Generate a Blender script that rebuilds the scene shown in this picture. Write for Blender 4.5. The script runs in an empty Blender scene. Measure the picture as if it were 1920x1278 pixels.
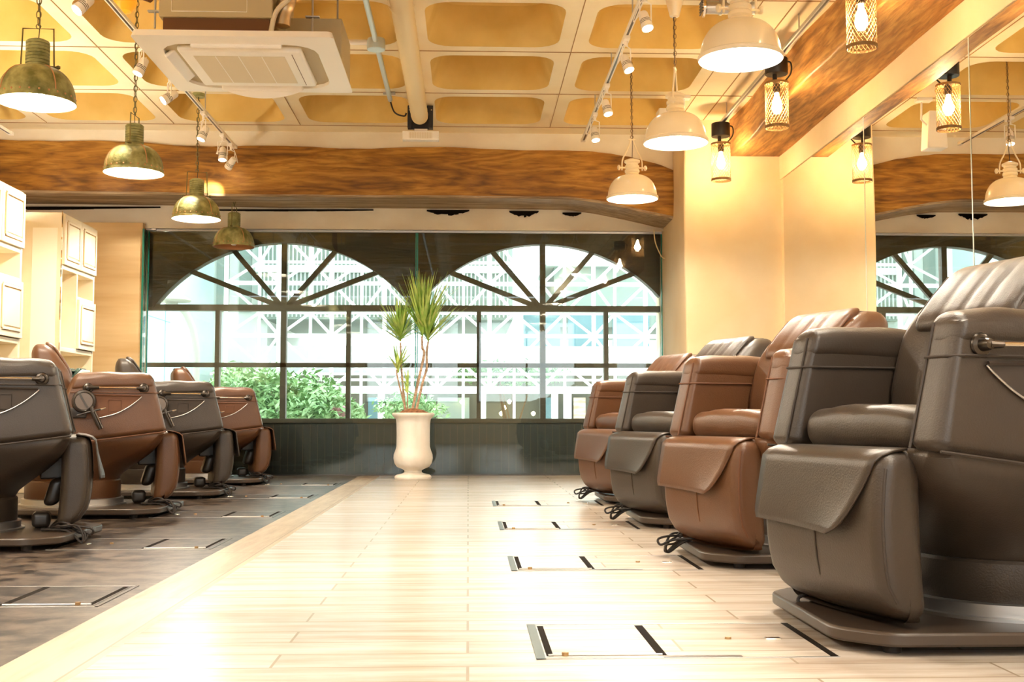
import bpy, bmesh, math, random
from mathutils import Vector, Matrix, Euler
random.seed(7)
PI = math.pi
sc = bpy.context.scene
C = sc.collection

# ---------------------------------------------------------------- camera
CAM_Z = 0.56
F = 2200.0                       # focal length in pixels of the 1920x1278 frame
YAW, PITCH = math.radians(2.13), math.radians(3.77)
cam_d = bpy.data.cameras.new('camera'); cam = bpy.data.objects.new('camera', cam_d)
C.objects.link(cam); sc.camera = cam
cam_d.sensor_width = 36.0; cam_d.lens = F / 1920 * 36.0
cam_d.clip_start = 0.05; cam_d.clip_end = 300
cam.location = (0, 0, CAM_Z)
cam.rotation_euler = (PI / 2 + PITCH, 0, -YAW)
CM = cam.rotation_euler.to_matrix()

def at(px, py, Y):
    d = CM @ Vector(((px - 960) / F, (639 - py) / F, -1.0))
    return Vector((0, 0, CAM_Z)) + d * (Y / d.y)

# ---------------------------------------------------------------- world and exposure
sc.view_settings.view_transform = 'Standard'
sc.view_settings.look = 'None'
sc.view_settings.gamma = 1.0
sc.view_settings.use_curve_mapping = False
sc.view_settings.exposure = 2.45
w = bpy.data.worlds.new('sky'); sc.world = w; w.use_nodes = True
bg = w.node_tree.nodes['Background']
bg.inputs[0].default_value = (0.90, 0.97, 1.0, 1); bg.inputs[1].default_value = 1.15
sc.cycles.use_denoising = True
sc.cycles.max_bounces = 8; sc.cycles.diffuse_bounces = 6; sc.cycles.glossy_bounces = 4
sc.cycles.transparent_max_bounces = 24; sc.cycles.transmission_bounces = 4
sc.cycles.sample_clamp_indirect = 10.0
sc.cycles.caustics_reflective = False; sc.cycles.caustics_refractive = False

WARM = (1.0, 0.74, 0.42); WARMW = (1.0, 0.80, 0.55)
PEND_W, SPOT_W, CAGE_W = 36.0, 44.0, 27.0

def light(name, kind, loc, power, color, parent=None, **kw):
    l = bpy.data.lights.new(name, kind); l.energy = power; l.color = color
    for k, v in kw.items(): setattr(l, k, v)
    o = bpy.data.objects.new(name, l); C.objects.link(o); o.location = loc
    if parent: o.parent = parent
    return o

# ---------------------------------------------------------------- materials
def srgb(r, g, b):
    f = lambda c: (c / 255) / 12.92 if c / 255 <= 0.04045 else ((c / 255 + 0.055) / 1.055) ** 2.4
    return (f(r), f(g), f(b), 1)
MATS = {}
def mat(name, col, rough=0.5, metal=0.0, var=0.0, vscale=(3, 3, 3), col2=None, detail=5, bump=0.0, bscale=60,
        emit=None, estr=0.0, spec=0.5, coat=0.0, ramp=(0.35, 0.65), dist=0.0, rvar=0.0):
    m = bpy.data.materials.new(name); m.use_nodes = True; MATS[name] = m
    nt = m.node_tree; b = nt.nodes['Principled BSDF']
    b.inputs['Base Color'].default_value = col; b.inputs['Roughness'].default_value = rough
    b.inputs['Metallic'].default_value = metal; b.inputs['Specular IOR Level'].default_value = spec
    b.inputs['Coat Weight'].default_value = coat
    if emit: b.inputs['Emission Color'].default_value = emit; b.inputs['Emission Strength'].default_value = estr
    tc = nt.nodes.new('ShaderNodeTexCoord')
    if col2:
        mp = nt.nodes.new('ShaderNodeMapping'); mp.inputs['Scale'].default_value = vscale
        nt.links.new(tc.outputs['Object'], mp.inputs[0])
        n = nt.nodes.new('ShaderNodeTexNoise'); n.inputs['Scale'].default_value = 1.0; n.inputs['Detail'].default_value = detail
        n.inputs['Distortion'].default_value = dist
        nt.links.new(mp.outputs[0], n.inputs['Vector'])
        r = nt.nodes.new('ShaderNodeValToRGB'); r.color_ramp.elements[0].position = ramp[0]; r.color_ramp.elements[1].position = ramp[1]
        r.color_ramp.elements[0].color = col; r.color_ramp.elements[1].color = col2
        nt.links.new(n.outputs['Fac'], r.inputs[0]); nt.links.new(r.outputs[0], b.inputs['Base Color'])
        if rvar:
            mr = nt.nodes.new('ShaderNodeMapRange'); mr.inputs[3].default_value = rough - rvar; mr.inputs[4].default_value = rough + rvar
            nt.links.new(n.outputs['Fac'], mr.inputs[0]); nt.links.new(mr.outputs[0], b.inputs['Roughness'])
    if bump:
        n2 = nt.nodes.new('ShaderNodeTexNoise'); n2.inputs['Scale'].default_value = bscale; n2.inputs['Detail'].default_value = 3
        nt.links.new(tc.outputs['Object'], n2.inputs['Vector'])
        bp = nt.nodes.new('ShaderNodeBump'); bp.inputs['Strength'].default_value = bump; bp.inputs['Distance'].default_value = 0.01
        nt.links.new(n2.outputs['Fac'], bp.inputs['Height']); nt.links.new(bp.outputs[0], b.inputs['Normal'])
    return m

def wood(name, c1, c2, c3, axis=0, scale=1.0, rough=0.55, zs=5.5):
    """carved timber: long streaks with flowing figure and knots"""
    m = bpy.data.materials.new(name); m.use_nodes = True; MATS[name] = m
    nt = m.node_tree; b = nt.nodes['Principled BSDF']; b.inputs['Roughness'].default_value = rough
    tc = nt.nodes.new('ShaderNodeTexCoord'); mp = nt.nodes.new('ShaderNodeMapping')
    s = [zs * scale] * 3; s[axis] = 0.75 * scale; mp.inputs['Scale'].default_value = s
    nt.links.new(tc.outputs['Object'], mp.inputs[0])
    n0 = nt.nodes.new('ShaderNodeTexNoise'); n0.inputs['Scale'].default_value = 0.8; n0.inputs['Detail'].default_value = 3
    nt.links.new(mp.outputs[0], n0.inputs['Vector'])
    mx = nt.nodes.new('ShaderNodeMix'); mx.data_type = 'VECTOR'; mx.inputs[0].default_value = 0.35
    nt.links.new(mp.outputs[0], mx.inputs[4]); nt.links.new(n0.outputs['Color'], mx.inputs[5])
    n = nt.nodes.new('ShaderNodeTexNoise'); n.inputs['Scale'].default_value = 1.3; n.inputs['Detail'].default_value = 9
    n.inputs['Roughness'].default_value = 0.62; n.inputs['Distortion'].default_value = 1.4
    nt.links.new(mx.outputs[1], n.inputs['Vector'])
    wv = nt.nodes.new('ShaderNodeTexNoise'); wv.inputs['Scale'].default_value = 7.5; wv.inputs['Detail'].default_value = 6; wv.inputs['Distortion'].default_value = 0.6
    nt.links.new(mp.outputs[0], wv.inputs['Vector'])
    r = nt.nodes.new('ShaderNodeValToRGB'); e = r.color_ramp.elements
    e[0].position = 0.30; e[0].color = c1; e[1].position = 0.70; e[1].color = c3
    k = e.new(0.50); k.color = c2
    ml = nt.nodes.new('ShaderNodeMath'); ml.operation = 'MULTIPLY'; ml.inputs[1].default_value = 9.0; nt.links.new(n0.outputs['Fac'], ml.inputs[0])
    pp = nt.nodes.new('ShaderNodeMath'); pp.operation = 'PINGPONG'; pp.inputs[1].default_value = 0.5; nt.links.new(ml.outputs[0], pp.inputs[0])
    ma = nt.nodes.new('ShaderNodeMath'); ma.operation = 'MULTIPLY_ADD'; ma.inputs[1].default_value = 0.36; nt.links.new(pp.outputs[0], ma.inputs[0])
    sb = nt.nodes.new('ShaderNodeMath'); sb.operation = 'SUBTRACT'; sb.inputs[1].default_value = 0.09; nt.links.new(n.outputs['Fac'], sb.inputs[0])
    nt.links.new(sb.outputs[0], ma.inputs[2]); nt.links.new(ma.outputs[0], r.inputs[0])
    r2 = nt.nodes.new('ShaderNodeValToRGB'); r2.color_ramp.elements[0].position = 0.36; r2.color_ramp.elements[1].position = 0.5
    r2.color_ramp.elements[0].color = (0.45, 0.40, 0.36, 1); r2.color_ramp.elements[1].color = (1, 1, 1, 1)
    nt.links.new(wv.outputs['Fac'], r2.inputs[0])
    mu = nt.nodes.new('ShaderNodeMix'); mu.data_type = 'RGBA'; mu.blend_type = 'MULTIPLY'; mu.inputs[0].default_value = 0.5
    nt.links.new(r.outputs[0], mu.inputs[6]); nt.links.new(r2.outputs[0], mu.inputs[7])
    nt.links.new(mu.outputs[2], b.inputs['Base Color'])
    bp = nt.nodes.new('ShaderNodeBump'); bp.inputs['Strength'].default_value = 0.6; bp.inputs['Distance'].default_value = 0.02
    nt.links.new(n.outputs['Fac'], bp.inputs['Height']); nt.links.new(bp.outputs[0], b.inputs['Normal'])
    return m

def planks(name, ca, cb, grout, axis=0, width=0.18, length=1.8, rough=0.4, var=0.5, mort=0.004, fine=None, rp=(.38, .72)):
    m = bpy.data.materials.new(name); m.use_nodes = True; MATS[name] = m
    nt = m.node_tree; b = nt.nodes['Principled BSDF']; b.inputs['Roughness'].default_value = rough
    tc = nt.nodes.new('ShaderNodeTexCoord'); mp = nt.nodes.new('ShaderNodeMapping')
    if axis == 1: mp.inputs['Rotation'].default_value = (0, 0, PI / 2)
    nt.links.new(tc.outputs['Object'], mp.inputs[0])
    br = nt.nodes.new('ShaderNodeTexBrick'); br.offset = 0.37
    br.inputs['Scale'].default_value = 1.0; br.inputs['Mortar Size'].default_value = mort; br.inputs['Mortar Smooth'].default_value = 0.3
    br.inputs['Brick Width'].default_value = length; br.inputs['Row Height'].default_value = width
    br.inputs['Color1'].default_value = (0, 0, 0, 1); br.inputs['Color2'].default_value = (1, 1, 1, 1); br.inputs['Mortar'].default_value = (.5, .5, .5, 1)
    nt.links.new(mp.outputs[0], br.inputs['Vector'])
    mp2 = nt.nodes.new('ShaderNodeMapping'); mp2.inputs['Scale'].default_value = fine or (2.0, 16, 1)
    nt.links.new(mp.outputs[0], mp2.inputs[0])
    n = nt.nodes.new('ShaderNodeTexNoise'); n.inputs['Scale'].default_value = 1.0; n.inputs['Detail'].default_value = 8; n.inputs['Roughness'].default_value = 0.65
    nt.links.new(mp2.outputs[0], n.inputs['Vector'])
    ad = nt.nodes.new('ShaderNodeMath'); ad.operation = 'MULTIPLY_ADD'; ad.inputs[1].default_value = 0.35 * var
    nt.links.new(br.outputs['Color'], ad.inputs[0]); nt.links.new(n.outputs['Fac'], ad.inputs[2])
    r = nt.nodes.new('ShaderNodeValToRGB'); r.color_ramp.elements[0].position = rp[0]; r.color_ramp.elements[1].position = rp[1]
    r.color_ramp.elements[0].color = ca; r.color_ramp.elements[1].color = cb
    nt.links.new(ad.outputs[0], r.inputs[0])
    mx = nt.nodes.new('ShaderNodeMix'); mx.data_type = 'RGBA'
    nt.links.new(br.outputs['Fac'], mx.inputs[0]); nt.links.new(r.outputs[0], mx.inputs[6]); mx.inputs[7].default_value = grout
    nt.links.new(mx.outputs[2], b.inputs['Base Color'])
    return m

def glass(name, tint=(0.93, 0.98, 0.96, 1), ior=1.5, k=1.0):
    m = bpy.data.materials.new(name); m.use_nodes = True; MATS[name] = m
    nt = m.node_tree; nt.nodes.clear()
    o = nt.nodes.new('ShaderNodeOutputMaterial'); t = nt.nodes.new('ShaderNodeBsdfTransparent'); g = nt.nodes.new('ShaderNodeBsdfGlossy')
    t.inputs[0].default_value = tint; g.inputs['Roughness'].default_value = 0.0
    f = nt.nodes.new('ShaderNodeFresnel'); f.inputs[0].default_value = ior
    ml = nt.nodes.new('ShaderNodeMath'); ml.operation = 'MULTIPLY'; ml.inputs[1].default_value = k
    nt.links.new(f.outputs[0], ml.inputs[0])
    x = nt.nodes.new('ShaderNodeMixShader'); nt.links.new(ml.outputs[0], x.inputs[0]); nt.links.new(t.outputs[0], x.inputs[1]); nt.links.new(g.outputs[0], x.inputs[2])
    nt.links.new(x.outputs[0], o.inputs[0])
    return m

# ---------------------------------------------------------------- mesh tools
class MB:
    def __init__(s): s.v = []; s.f = []
    def add(s, vs, fs):
        o = len(s.v); s.v += [tuple(v) for v in vs]; s.f += [tuple(i + o for i in f) for f in fs]; return s
    def box(s, x0, x1, y0, y1, z0, z1, M=None):
        vs = [(x, y, z) for x in (x0, x1) for y in (y0, y1) for z in (z0, z1)]
        if M: vs = [M @ Vector(v) for v in vs]
        return s.add(vs, [(0, 1, 3, 2), (4, 6, 7, 5), (0, 4, 5, 1), (2, 3, 7, 6), (0, 2, 6, 4), (1, 5, 7, 3)])
    def bar(s, a, b, w, h=None, up=(0, 0, 1)):
        a = Vector(a); b = Vector(b); h = h or w; d = (b - a); L = d.length; d.normalize(); u = Vector(up)
        if abs(d.dot(u)) > 0.98: u = Vector((1, 0, 0))
        x = d.cross(u).normalized(); u = x.cross(d)
        vs = []
        for p in (a, b):
            for i, j in ((-1, -1), (1, -1), (1, 1), (-1, 1)): vs.append(p + x * i * w / 2 + u * j * h / 2)
        return s.add(vs, [(3, 2, 1, 0), (4, 5, 6, 7), (0, 1, 5, 4), (1, 2, 6, 5), (2, 3, 7, 6), (3, 0, 4, 7)])
    def lathe(s, prof, n=24, M=None, caps=True):
        vs = []
        for r, z in prof:
            for i in range(n):
                a = 2 * PI * i / n; vs.append(Vector((r * math.cos(a), r * math.sin(a), z)))
        if M: vs = [M @ v for v in vs]
        fs = []
        for k in range(len(prof) - 1):
            for i in range(n): j = (i + 1) % n; fs.append((k * n + i, k * n + j, (k + 1) * n + j, (k + 1) * n + i))
        if caps:
            if prof[0][0] > 1e-5: fs.append(tuple(range(n - 1, -1, -1)))
            if prof[-1][0] > 1e-5: fs.append(tuple((len(prof) - 1) * n + i for i in range(n)))
        return s.add(vs, fs)
    def tube(s, pts, r, n=8, closed=False, caps=True):
        pts = [Vector(p) for p in pts]; N = len(pts); rs = r if isinstance(r, (list, tuple)) else [r] * N
        vs = []; ref = None
        for i, p in enumerate(pts):
            a = pts[(i - 1) % N] if closed or i > 0 else p; b = pts[(i + 1) % N] if closed or i < N - 1 else p
            t = (b - a).normalized()
            if ref is None:
                ref = Vector((0, 0, 1)) if abs(t.z) < 0.9 else Vector((1, 0, 0))
            x = t.cross(ref).normalized(); y = x.cross(t).normalized(); ref = y
            for k in range(n):
                an = 2 * PI * k / n; vs.append(p + (x * math.cos(an) + y * math.sin(an)) * rs[i])
        fs = []
        M_ = N if closed else N - 1
        for i in range(M_):
            i2 = (i + 1) % N
            for k in range(n): k2 = (k + 1) % n; fs.append((i * n + k, i2 * n + k, i2 * n + k2, i * n + k2))
        if caps and not closed: fs.append(tuple(range(n))); fs.append(tuple((N - 1) * n + k for k in range(n - 1, -1, -1)))
        return s.add(vs, fs)
    def prism(s, poly, h0, h1, plane='xz'):
        def P(u, v, h): return {'xz': (u, h, v), 'xy': (u, v, h), 'yz': (h, u, v)}[plane]
        n = len(poly); vs = [P(u, v, h0) for u, v in poly] + [P(u, v, h1) for u, v in poly]
        fs = [tuple(range(n)), tuple(range(2 * n - 1, n - 1, -1))]
        for i in range(n): j = (i + 1) % n; fs.append((i, i + n, j + n, j))
        return s.add(vs, fs)
    def rbox(s, x0, x1, y0, y1, z0, z1, r, k=3, seg=(2, 2, 2), de=None):
        """rounded box on a subdivided grid, optionally deformed"""
        h = [(x1 - x0) / 2, (y1 - y0) / 2, (z1 - z0) / 2]; c = [(x0 + x1) / 2, (y0 + y1) / 2, (z0 + z1) / 2]
        r = min([r] + [a * 0.98 for a in h]); ax = []
        for d in range(3):
            e = [-h[d] + r * (1 - math.tan(PI / 4 * (1 - i / k))) for i in range(k)]
            inn = [-(h[d] - r) + 2 * (h[d] - r) * i / seg[d] for i in range(seg[d] + 1)]
            ax.append(e + inn + [-v for v in reversed(e)])
        idx = {}; vs = []
        def V(i, j, l):
            key = (i, j, l)
            if key not in idx:
                p = [ax[0][i], ax[1][j], ax[2][l]]; q = [max(-(h[d] - r), min(h[d] - r, p[d])) for d in range(3)]
                dd = Vector([p[d] - q[d] for d in range(3)])
                o = Vector(q) + (dd.normalized() * r if dd.length > 1e-9 else dd) + Vector(c)
                if de: o = Vector(de(o.x, o.y, o.z))
                idx[key] = len(vs); vs.append(o)
            return idx[key]
        fs = []; nx, ny, nz = [len(a) - 1 for a in ax]
        for i in range(nx):
            for j in range(ny):
                fs.append((V(i, j, 0), V(i, j + 1, 0), V(i + 1, j + 1, 0), V(i + 1, j, 0)))
                fs.append((V(i, j, nz), V(i + 1, j, nz), V(i + 1, j + 1, nz), V(i, j + 1, nz)))
        for i in range(nx):
            for l in range(nz):
                fs.append((V(i, 0, l), V(i + 1, 0, l), V(i + 1, 0, l + 1), V(i, 0, l + 1)))
                fs.append((V(i, ny, l), V(i, ny, l + 1), V(i + 1, ny, l + 1), V(i + 1, ny, l)))
        for j in range(ny):
            for l in range(nz):
                fs.append((V(0, j, l), V(0, j, l + 1), V(0, j + 1, l + 1), V(0, j + 1, l)))
                fs.append((V(nx, j, l), V(nx, j + 1, l), V(nx, j + 1, l + 1), V(nx, j, l + 1)))
        return s.add(vs, fs)
    def loft(s, rings, caps=True):
        n = len(rings[0]); vs = [p for r in rings for p in r]; fs = []
        for k in range(len(rings) - 1):
            for i in range(n): j = (i + 1) % n; fs.append((k * n + i, k * n + j, (k + 1) * n + j, (k + 1) * n + i))
        if caps: fs.append(tuple(range(n - 1, -1, -1))); fs.append(tuple((len(rings) - 1) * n + i for i in range(n)))
        return s.add(vs, fs)
    def build(s, name, m, parent=None, loc=(0, 0, 0), rot=(0, 0, 0), sharp=35, bevel=0, fix=True):
        me = bpy.data.meshes.new(name); me.from_pydata(s.v, [], s.f); me.update()
        if fix:
            bm = bmesh.new(); bm.from_mesh(me); bmesh.ops.recalc_face_normals(bm, faces=bm.faces); bm.to_mesh(me); bm.free()
        me.polygons.foreach_set('use_smooth', [True] * len(me.polygons)); me.set_sharp_from_angle(angle=math.radians(sharp))
        me.materials.append(MATS[m] if isinstance(m, str) else m)
        o = bpy.data.objects.new(name, me); C.objects.link(o); o.location = loc; o.rotation_euler = rot
        if parent: o.parent = parent
        if bevel:
            b = o.modifiers.new('bevel', 'BEVEL'); b.width = bevel; b.segments = 2; b.limit_method = 'ANGLE'; b.angle_limit = math.radians(40)
        return o

def rr_ring(x0, x1, y0, y1, r, z, n=5):
    r = min(r, (x1 - x0) / 2 - 1e-4, (y1 - y0) / 2 - 1e-4); out = []
    for cx, cy, a0 in ((x1 - r, y1 - r, 0), (x0 + r, y1 - r, PI / 2), (x0 + r, y0 + r, PI), (x1 - r, y0 + r, 3 * PI / 2)):
        for i in range(n + 1):
            a = a0 + PI / 2 * i / n; out.append((cx + r * math.cos(a), cy + r * math.sin(a), z))
    return out
def interp(t, xs):
    if t <= xs[0][0]: return xs[0][1]
    for (a, va), (b, vb) in zip(xs, xs[1:]):
        if t <= b: return va + (vb - va) * (t - a) / (b - a)
    return xs[-1][1]
def smooth_path(pts, n=6):
    pts = [Vector(p) for p in pts]; out = []
    P = [pts[0]] + pts + [pts[-1]]
    for i in range(1, len(P) - 2):
        p0, p1, p2, p3 = P[i - 1:i + 3]
        for k in range(n):
            t = k / n
            out.append(0.5 * ((2 * p1) + (-p0 + p2) * t + (2 * p0 - 5 * p1 + 4 * p2 - p3) * t * t + (-p0 + 3 * p1 - 3 * p2 + p3) * t ** 3))
    out.append(pts[-1]); return out
def tag(o, label=None, cat=None, group=None, kind=None):
    if label: o['label'] = label
    if cat: o['category'] = cat
    if group: o['group'] = group
    if kind: o['kind'] = kind
    return o
def thing(name, label, cat, loc=(0, 0, 0), rz=0, group=None):
    o = bpy.data.objects.new(name, None); C.objects.link(o); o.empty_display_size = 0.1
    o.location = loc; o.rotation_euler = (0, 0, rz); return tag(o, label, cat, group)
def copy_tree(o, parent=None):
    c = o.copy(); C.objects.link(c)
    if parent: c.parent = parent
    for ch in o.children: copy_tree(ch, c)
    return c
def struct(o): o['kind'] = 'structure'; return o

# ---------------------------------------------------------------- palette
mat('plaster_warm', srgb(240, 222, 188), 0.75, col2=srgb(228, 203, 160), vscale=(1.2, 1.2, 1.2), bump=0.3, bscale=7)
mat('plaster_white', srgb(240, 232, 214), 0.75, col2=srgb(226, 212, 188), vscale=(1.5, 1.5, 2.5), bump=0.35, bscale=7)
mat('coffer_ochre', srgb(232, 200, 120), 0.8, col2=srgb(218, 182, 98), vscale=(3, 3, 3), bump=0.1, bscale=30)  # coffer recesses, a darker ochre than the ribs
mat('rib_paint', srgb(250, 238, 206), 0.75, col2=srgb(242, 222, 178), vscale=(1.4, 1.4, 1.4), bump=0.15, bscale=14)
mat('shadow_slot_dark', srgb(24, 17, 11), 0.9, spec=.1); mat('hatch_metal', srgb(96, 106, 106), 0.5, metal=.3)  # dark for the lintel's painted shadow line and the hatch slots
mat('seam_brown', srgb(176, 136, 84), 0.9)
wood('beam_wood', srgb(112, 72, 20), srgb(162, 110, 36), srgb(200, 148, 62), 0)
wood('beam_wood_y', srgb(132, 86, 36), srgb(186, 130, 62), srgb(220, 168, 94), 1)
wood('beam_under', srgb(120, 98, 72), srgb(168, 142, 108), srgb(205, 184, 150), 0, zs=14)
wood('dark_panel', srgb(44, 31, 21), srgb(62, 44, 30), srgb(78, 56, 38), 0, scale=0.8)
mat('end_panel_wood', srgb(222, 186, 130), 0.5, col2=srgb(238, 210, 160), vscale=(.8, 4, 9))
mat('frame_dark', srgb(90, 72, 56), 0.5)
mat('sill_panel', srgb(52, 44, 38), 0.35)
planks('floor_light', srgb(164, 148, 132), srgb(196, 186, 174), srgb(150, 134, 116), 0, 0.15, 1.2, rough=0.26)
planks('floor_dark', srgb(28, 23, 20), srgb(106, 93, 82), srgb(36, 30, 25), 0, 0.45, 0.9, rough=0.30, fine=(9, 10, 1), mort=0.002, var=.25, rp=(.46, .66))
planks('floor_strip', srgb(136, 112, 84), srgb(178, 160, 134), srgb(126, 104, 78), 1, 0.22, 1.25, rough=0.36)
mat('leather_dark', srgb(54, 44, 35), 0.42, bump=0.12, bscale=220, spec=0.5)
mat('leather_brown', srgb(88, 56, 32), 0.40, bump=0.12, bscale=220, spec=0.5)
mat('seam_dark', srgb(52, 42, 34), 0.7); mat('seam_tan', srgb(96, 58, 32), 0.7)
mat('plastic_dark', srgb(46, 38, 32), 0.35); mat('rubber', srgb(38, 30, 26), 0.6)
mat('base_paint', srgb(66, 54, 44), 0.38)
mat('chrome', srgb(232, 224, 212), 0.18, metal=1.0); mat('steel_brushed', srgb(186, 184, 182), 0.42, metal=1.0)
mat('gunmetal', srgb(84, 78, 72), 0.3, metal=1.0)
mat('grey_plastic', srgb(104, 92, 84), 0.35)
mat('white_paint', srgb(246, 240, 228), 0.45); mat('white_plastic', srgb(252, 246, 236), 0.4)
mat('cream_enamel', srgb(250, 236, 206), 0.3, coat=0.3)
mat('enamel_in', srgb(250, 246, 238), 0.5)
mat('patina', srgb(176, 172, 116), 0.5, col2=srgb(112, 114, 64), vscale=(14, 14, 14), metal=0.2, bump=0.3, bscale=40)
mat('patina_in', srgb(196, 140, 96), 0.6)
mat('chain_metal', srgb(120, 110, 66), 0.5, metal=0.4)
mat('black_metal', srgb(34, 28, 24), 0.45); mat('cage_metal', srgb(150, 118, 76), 0.45, metal=0.2)
mat('bulb_warm', (1, 1, 1, 1), 0.5, emit=(1.0, 0.72, 0.36, 1), estr=30)
mat('bulb_white', (1, 1, 1, 1), 0.5, emit=(1.0, 0.90, 0.72, 1), estr=22)
mat('lens_glow', (1, 1, 1, 1), 0.5, emit=(1.0, 0.92, 0.78, 1), estr=9)
mat('duct_cream', srgb(240, 220, 172), 0.55); mat('conduit', srgb(212, 226, 228), 0.35, metal=0.3)
mat('ac_grille', srgb(226, 212, 184), 0.6); mat('ac_body', srgb(190, 172, 132), 0.5); mat('ac_foam', srgb(112, 74, 44), 0.9)
mat('distress', srgb(230, 218, 192), 0.5, col2=srgb(220, 202, 166), vscale=(2, 2, 2), ramp=(.5, .7))
mat('worn_edge', srgb(196, 150, 84), 0.7)
mat('mirror', (0.93, 0.92, 0.9, 1), 0.0, metal=1.0); mat('mirror_edge', srgb(214, 224, 216), 0.15)
glass('pane_glass', (0.985, 0.995, 0.99, 1), 1.45, 0.6)
glass('partition_glass', (0.90, 0.965, 0.94, 1), 1.5, 1.0)
mat('glass_edge', srgb(20, 130, 112), 0.2, spec=0.8)
mat('urn_clay', srgb(232, 228, 220), 0.6, col2=srgb(208, 198, 182), vscale=(5, 5, 1.6), ramp=(.45, .75), bump=0.2, bscale=20)
mat('soil', srgb(178, 122, 84), 0.9, col2=srgb(128, 82, 54), vscale=(40, 40, 40), bump=0.6)
mat('stem', srgb(206, 178, 152), 0.8, col2=srgb(160, 130, 106), vscale=(20, 20, 70))
mat('leaf', srgb(150, 196, 84), 0.45, col2=srgb(210, 226, 132), vscale=(9, 9, 9))
mat('shrub_leaf', srgb(112, 150, 92), 0.6, col2=srgb(160, 190, 140), vscale=(6, 6, 6))
mat('bark', srgb(110, 84, 60), 0.9); mat('blossom', srgb(206, 150, 160), 0.6)
mat('truss_white', srgb(252, 252, 250), 0.5)
mat('facade_grey', srgb(140, 152, 146), 0.7); mat('facade_light', srgb(206, 210, 206), 0.7)
mat('facade_rib', srgb(192, 198, 192), 0.6); mat('facade_win', srgb(104, 136, 146), 0.15)
mat('tower_glass', srgb(186, 206, 206), 0.2); mat('tower_line', srgb(110, 146, 148), 0.5)
mat('street_paint', srgb(150, 150, 140), 0.5); mat('paving', srgb(196, 190, 180), 0.8)
mat('shop_dark', srgb(96, 92, 80), 0.7); mat('brick', srgb(206, 170, 148), 0.8, col2=srgb(232, 218, 204), vscale=(3, 3, 14))
mat('shop_glow', (1, 1, 1, 1), 0.5, emit=(1.0, 0.7, 0.38, 1), estr=6)
mat('bowl_green', srgb(40, 74, 72), 0.25, coat=0.5); mat('orange_glass', srgb(250, 150, 20), 0.3, emit=(1.0, .36, .02, 1), estr=.12)
mat('foil', srgb(200, 180, 150), 0.3, metal=0.9)

# ================================================================ ROOM SHELL
CEIL, XR, XL, YF, YB = 3.255, 2.82, -5.2, 11.6, -3.0
YP, XP = 10.4, 1.94           # pillar front face, pillar left face

def two_mat(mb, name, m1, m2, split, **k):
    o = mb.build(name, m1, **k); o.data.materials.append(MATS[m2])
    for p in o.data.polygons:
        if p.index >= split: p.material_index = 1
    return o

# floors
struct(MB().box(-0.855, XR + 0.2, YB, 12.0, -0.1, 0.0).build('floor', 'floor_light'))
struct(MB().box(XL - 0.2, -1.055, YB, 12.0, -0.1, 0.0).build('floor', 'floor_dark'))
struct(MB().box(-1.055, -0.855, YB, 12.0, -0.1, 0.0).build('trim_1', 'floor_strip'))

# waffle ceiling
xs = [-5.2, -3.85, -2.7, -1.55, -0.4, 0.75, 1.9]
ys = [10.72 - 1.12 * k for k in range(13)]
ceil = MB(); coff = MB(); seam = MB()
def cell(x0, x1, y0, y1):
    m = 0.105; n = 5
    inner = rr_ring(x0 + m, x1 - m, y0 + m, y1 - m, 0.17, CEIL, n)
    in1 = rr_ring(x0 + m + .015, x1 - m - .015, y0 + m + .015, y1 - m - .015, 0.16, CEIL + 0.03, n)
    in2 = rr_ring(x0 + m + .10, x1 - m - .10, y0 + m + .10, y1 - m - .10, 0.15, CEIL + 0.27, n)
    in3 = rr_ring(x0 + m + .16, x1 - m - .16, y0 + m + .16, y1 - m - .16, 0.12, CEIL + 0.30, n)
    cs = [(x1, y1), (x0, y1), (x0, y0), (x1, y0)]; N = len(inner); q = n + 1
    vs = [(a, b, CEIL) for a, b in cs] + inner; fs = []
    for c in range(4):
        for i in range(n): fs.append((c, 4 + c * q + i, 4 + c * q + i + 1))
        fs.append((c, 4 + c * q + n, 4 + ((c + 1) % 4) * q, (c + 1) % 4))
    ceil.add(vs, fs)
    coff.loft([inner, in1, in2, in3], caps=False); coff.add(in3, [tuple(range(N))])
for i in range(len(xs) - 1):
    for j in range(len(ys) - 1): cell(xs[i], xs[i + 1], ys[j + 1], ys[j])
ceil.add([(xs[0], ys[0], CEIL), (xs[-1], ys[0], CEIL), (xs[-1], 11.8, CEIL), (xs[0], 11.8, CEIL)], [(0, 1, 2, 3)])
ceil.add([(1.9, ys[-1], CEIL), (XR + .2, ys[-1], CEIL), (XR + .2, 11.8, CEIL), (1.9, 11.8, CEIL)], [(0, 1, 2, 3)])
ceil.box(xs[0], XR + .2, ys[-1], 12, CEIL + 0.42, CEIL + 0.5)
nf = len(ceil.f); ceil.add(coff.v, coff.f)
cobj = struct(two_mat(ceil, 'ceiling', 'rib_paint', 'coffer_ochre', nf, fix=False))
for x in xs[1:]: seam.box(x - .003, x + .003, ys[-1], 10.7, CEIL - .004, CEIL + .01)
for y in ys[:-1]: seam.box(xs[0], 2.37, y - .0045, y + .0045, CEIL - .004, CEIL + .01)
for x in (2.12,): seam.box(x - .004, x + .004, ys[-1], 10.4, CEIL - .004, CEIL + .01)
seam.build('ceiling_joint', 'seam_brown', cobj)

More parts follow.
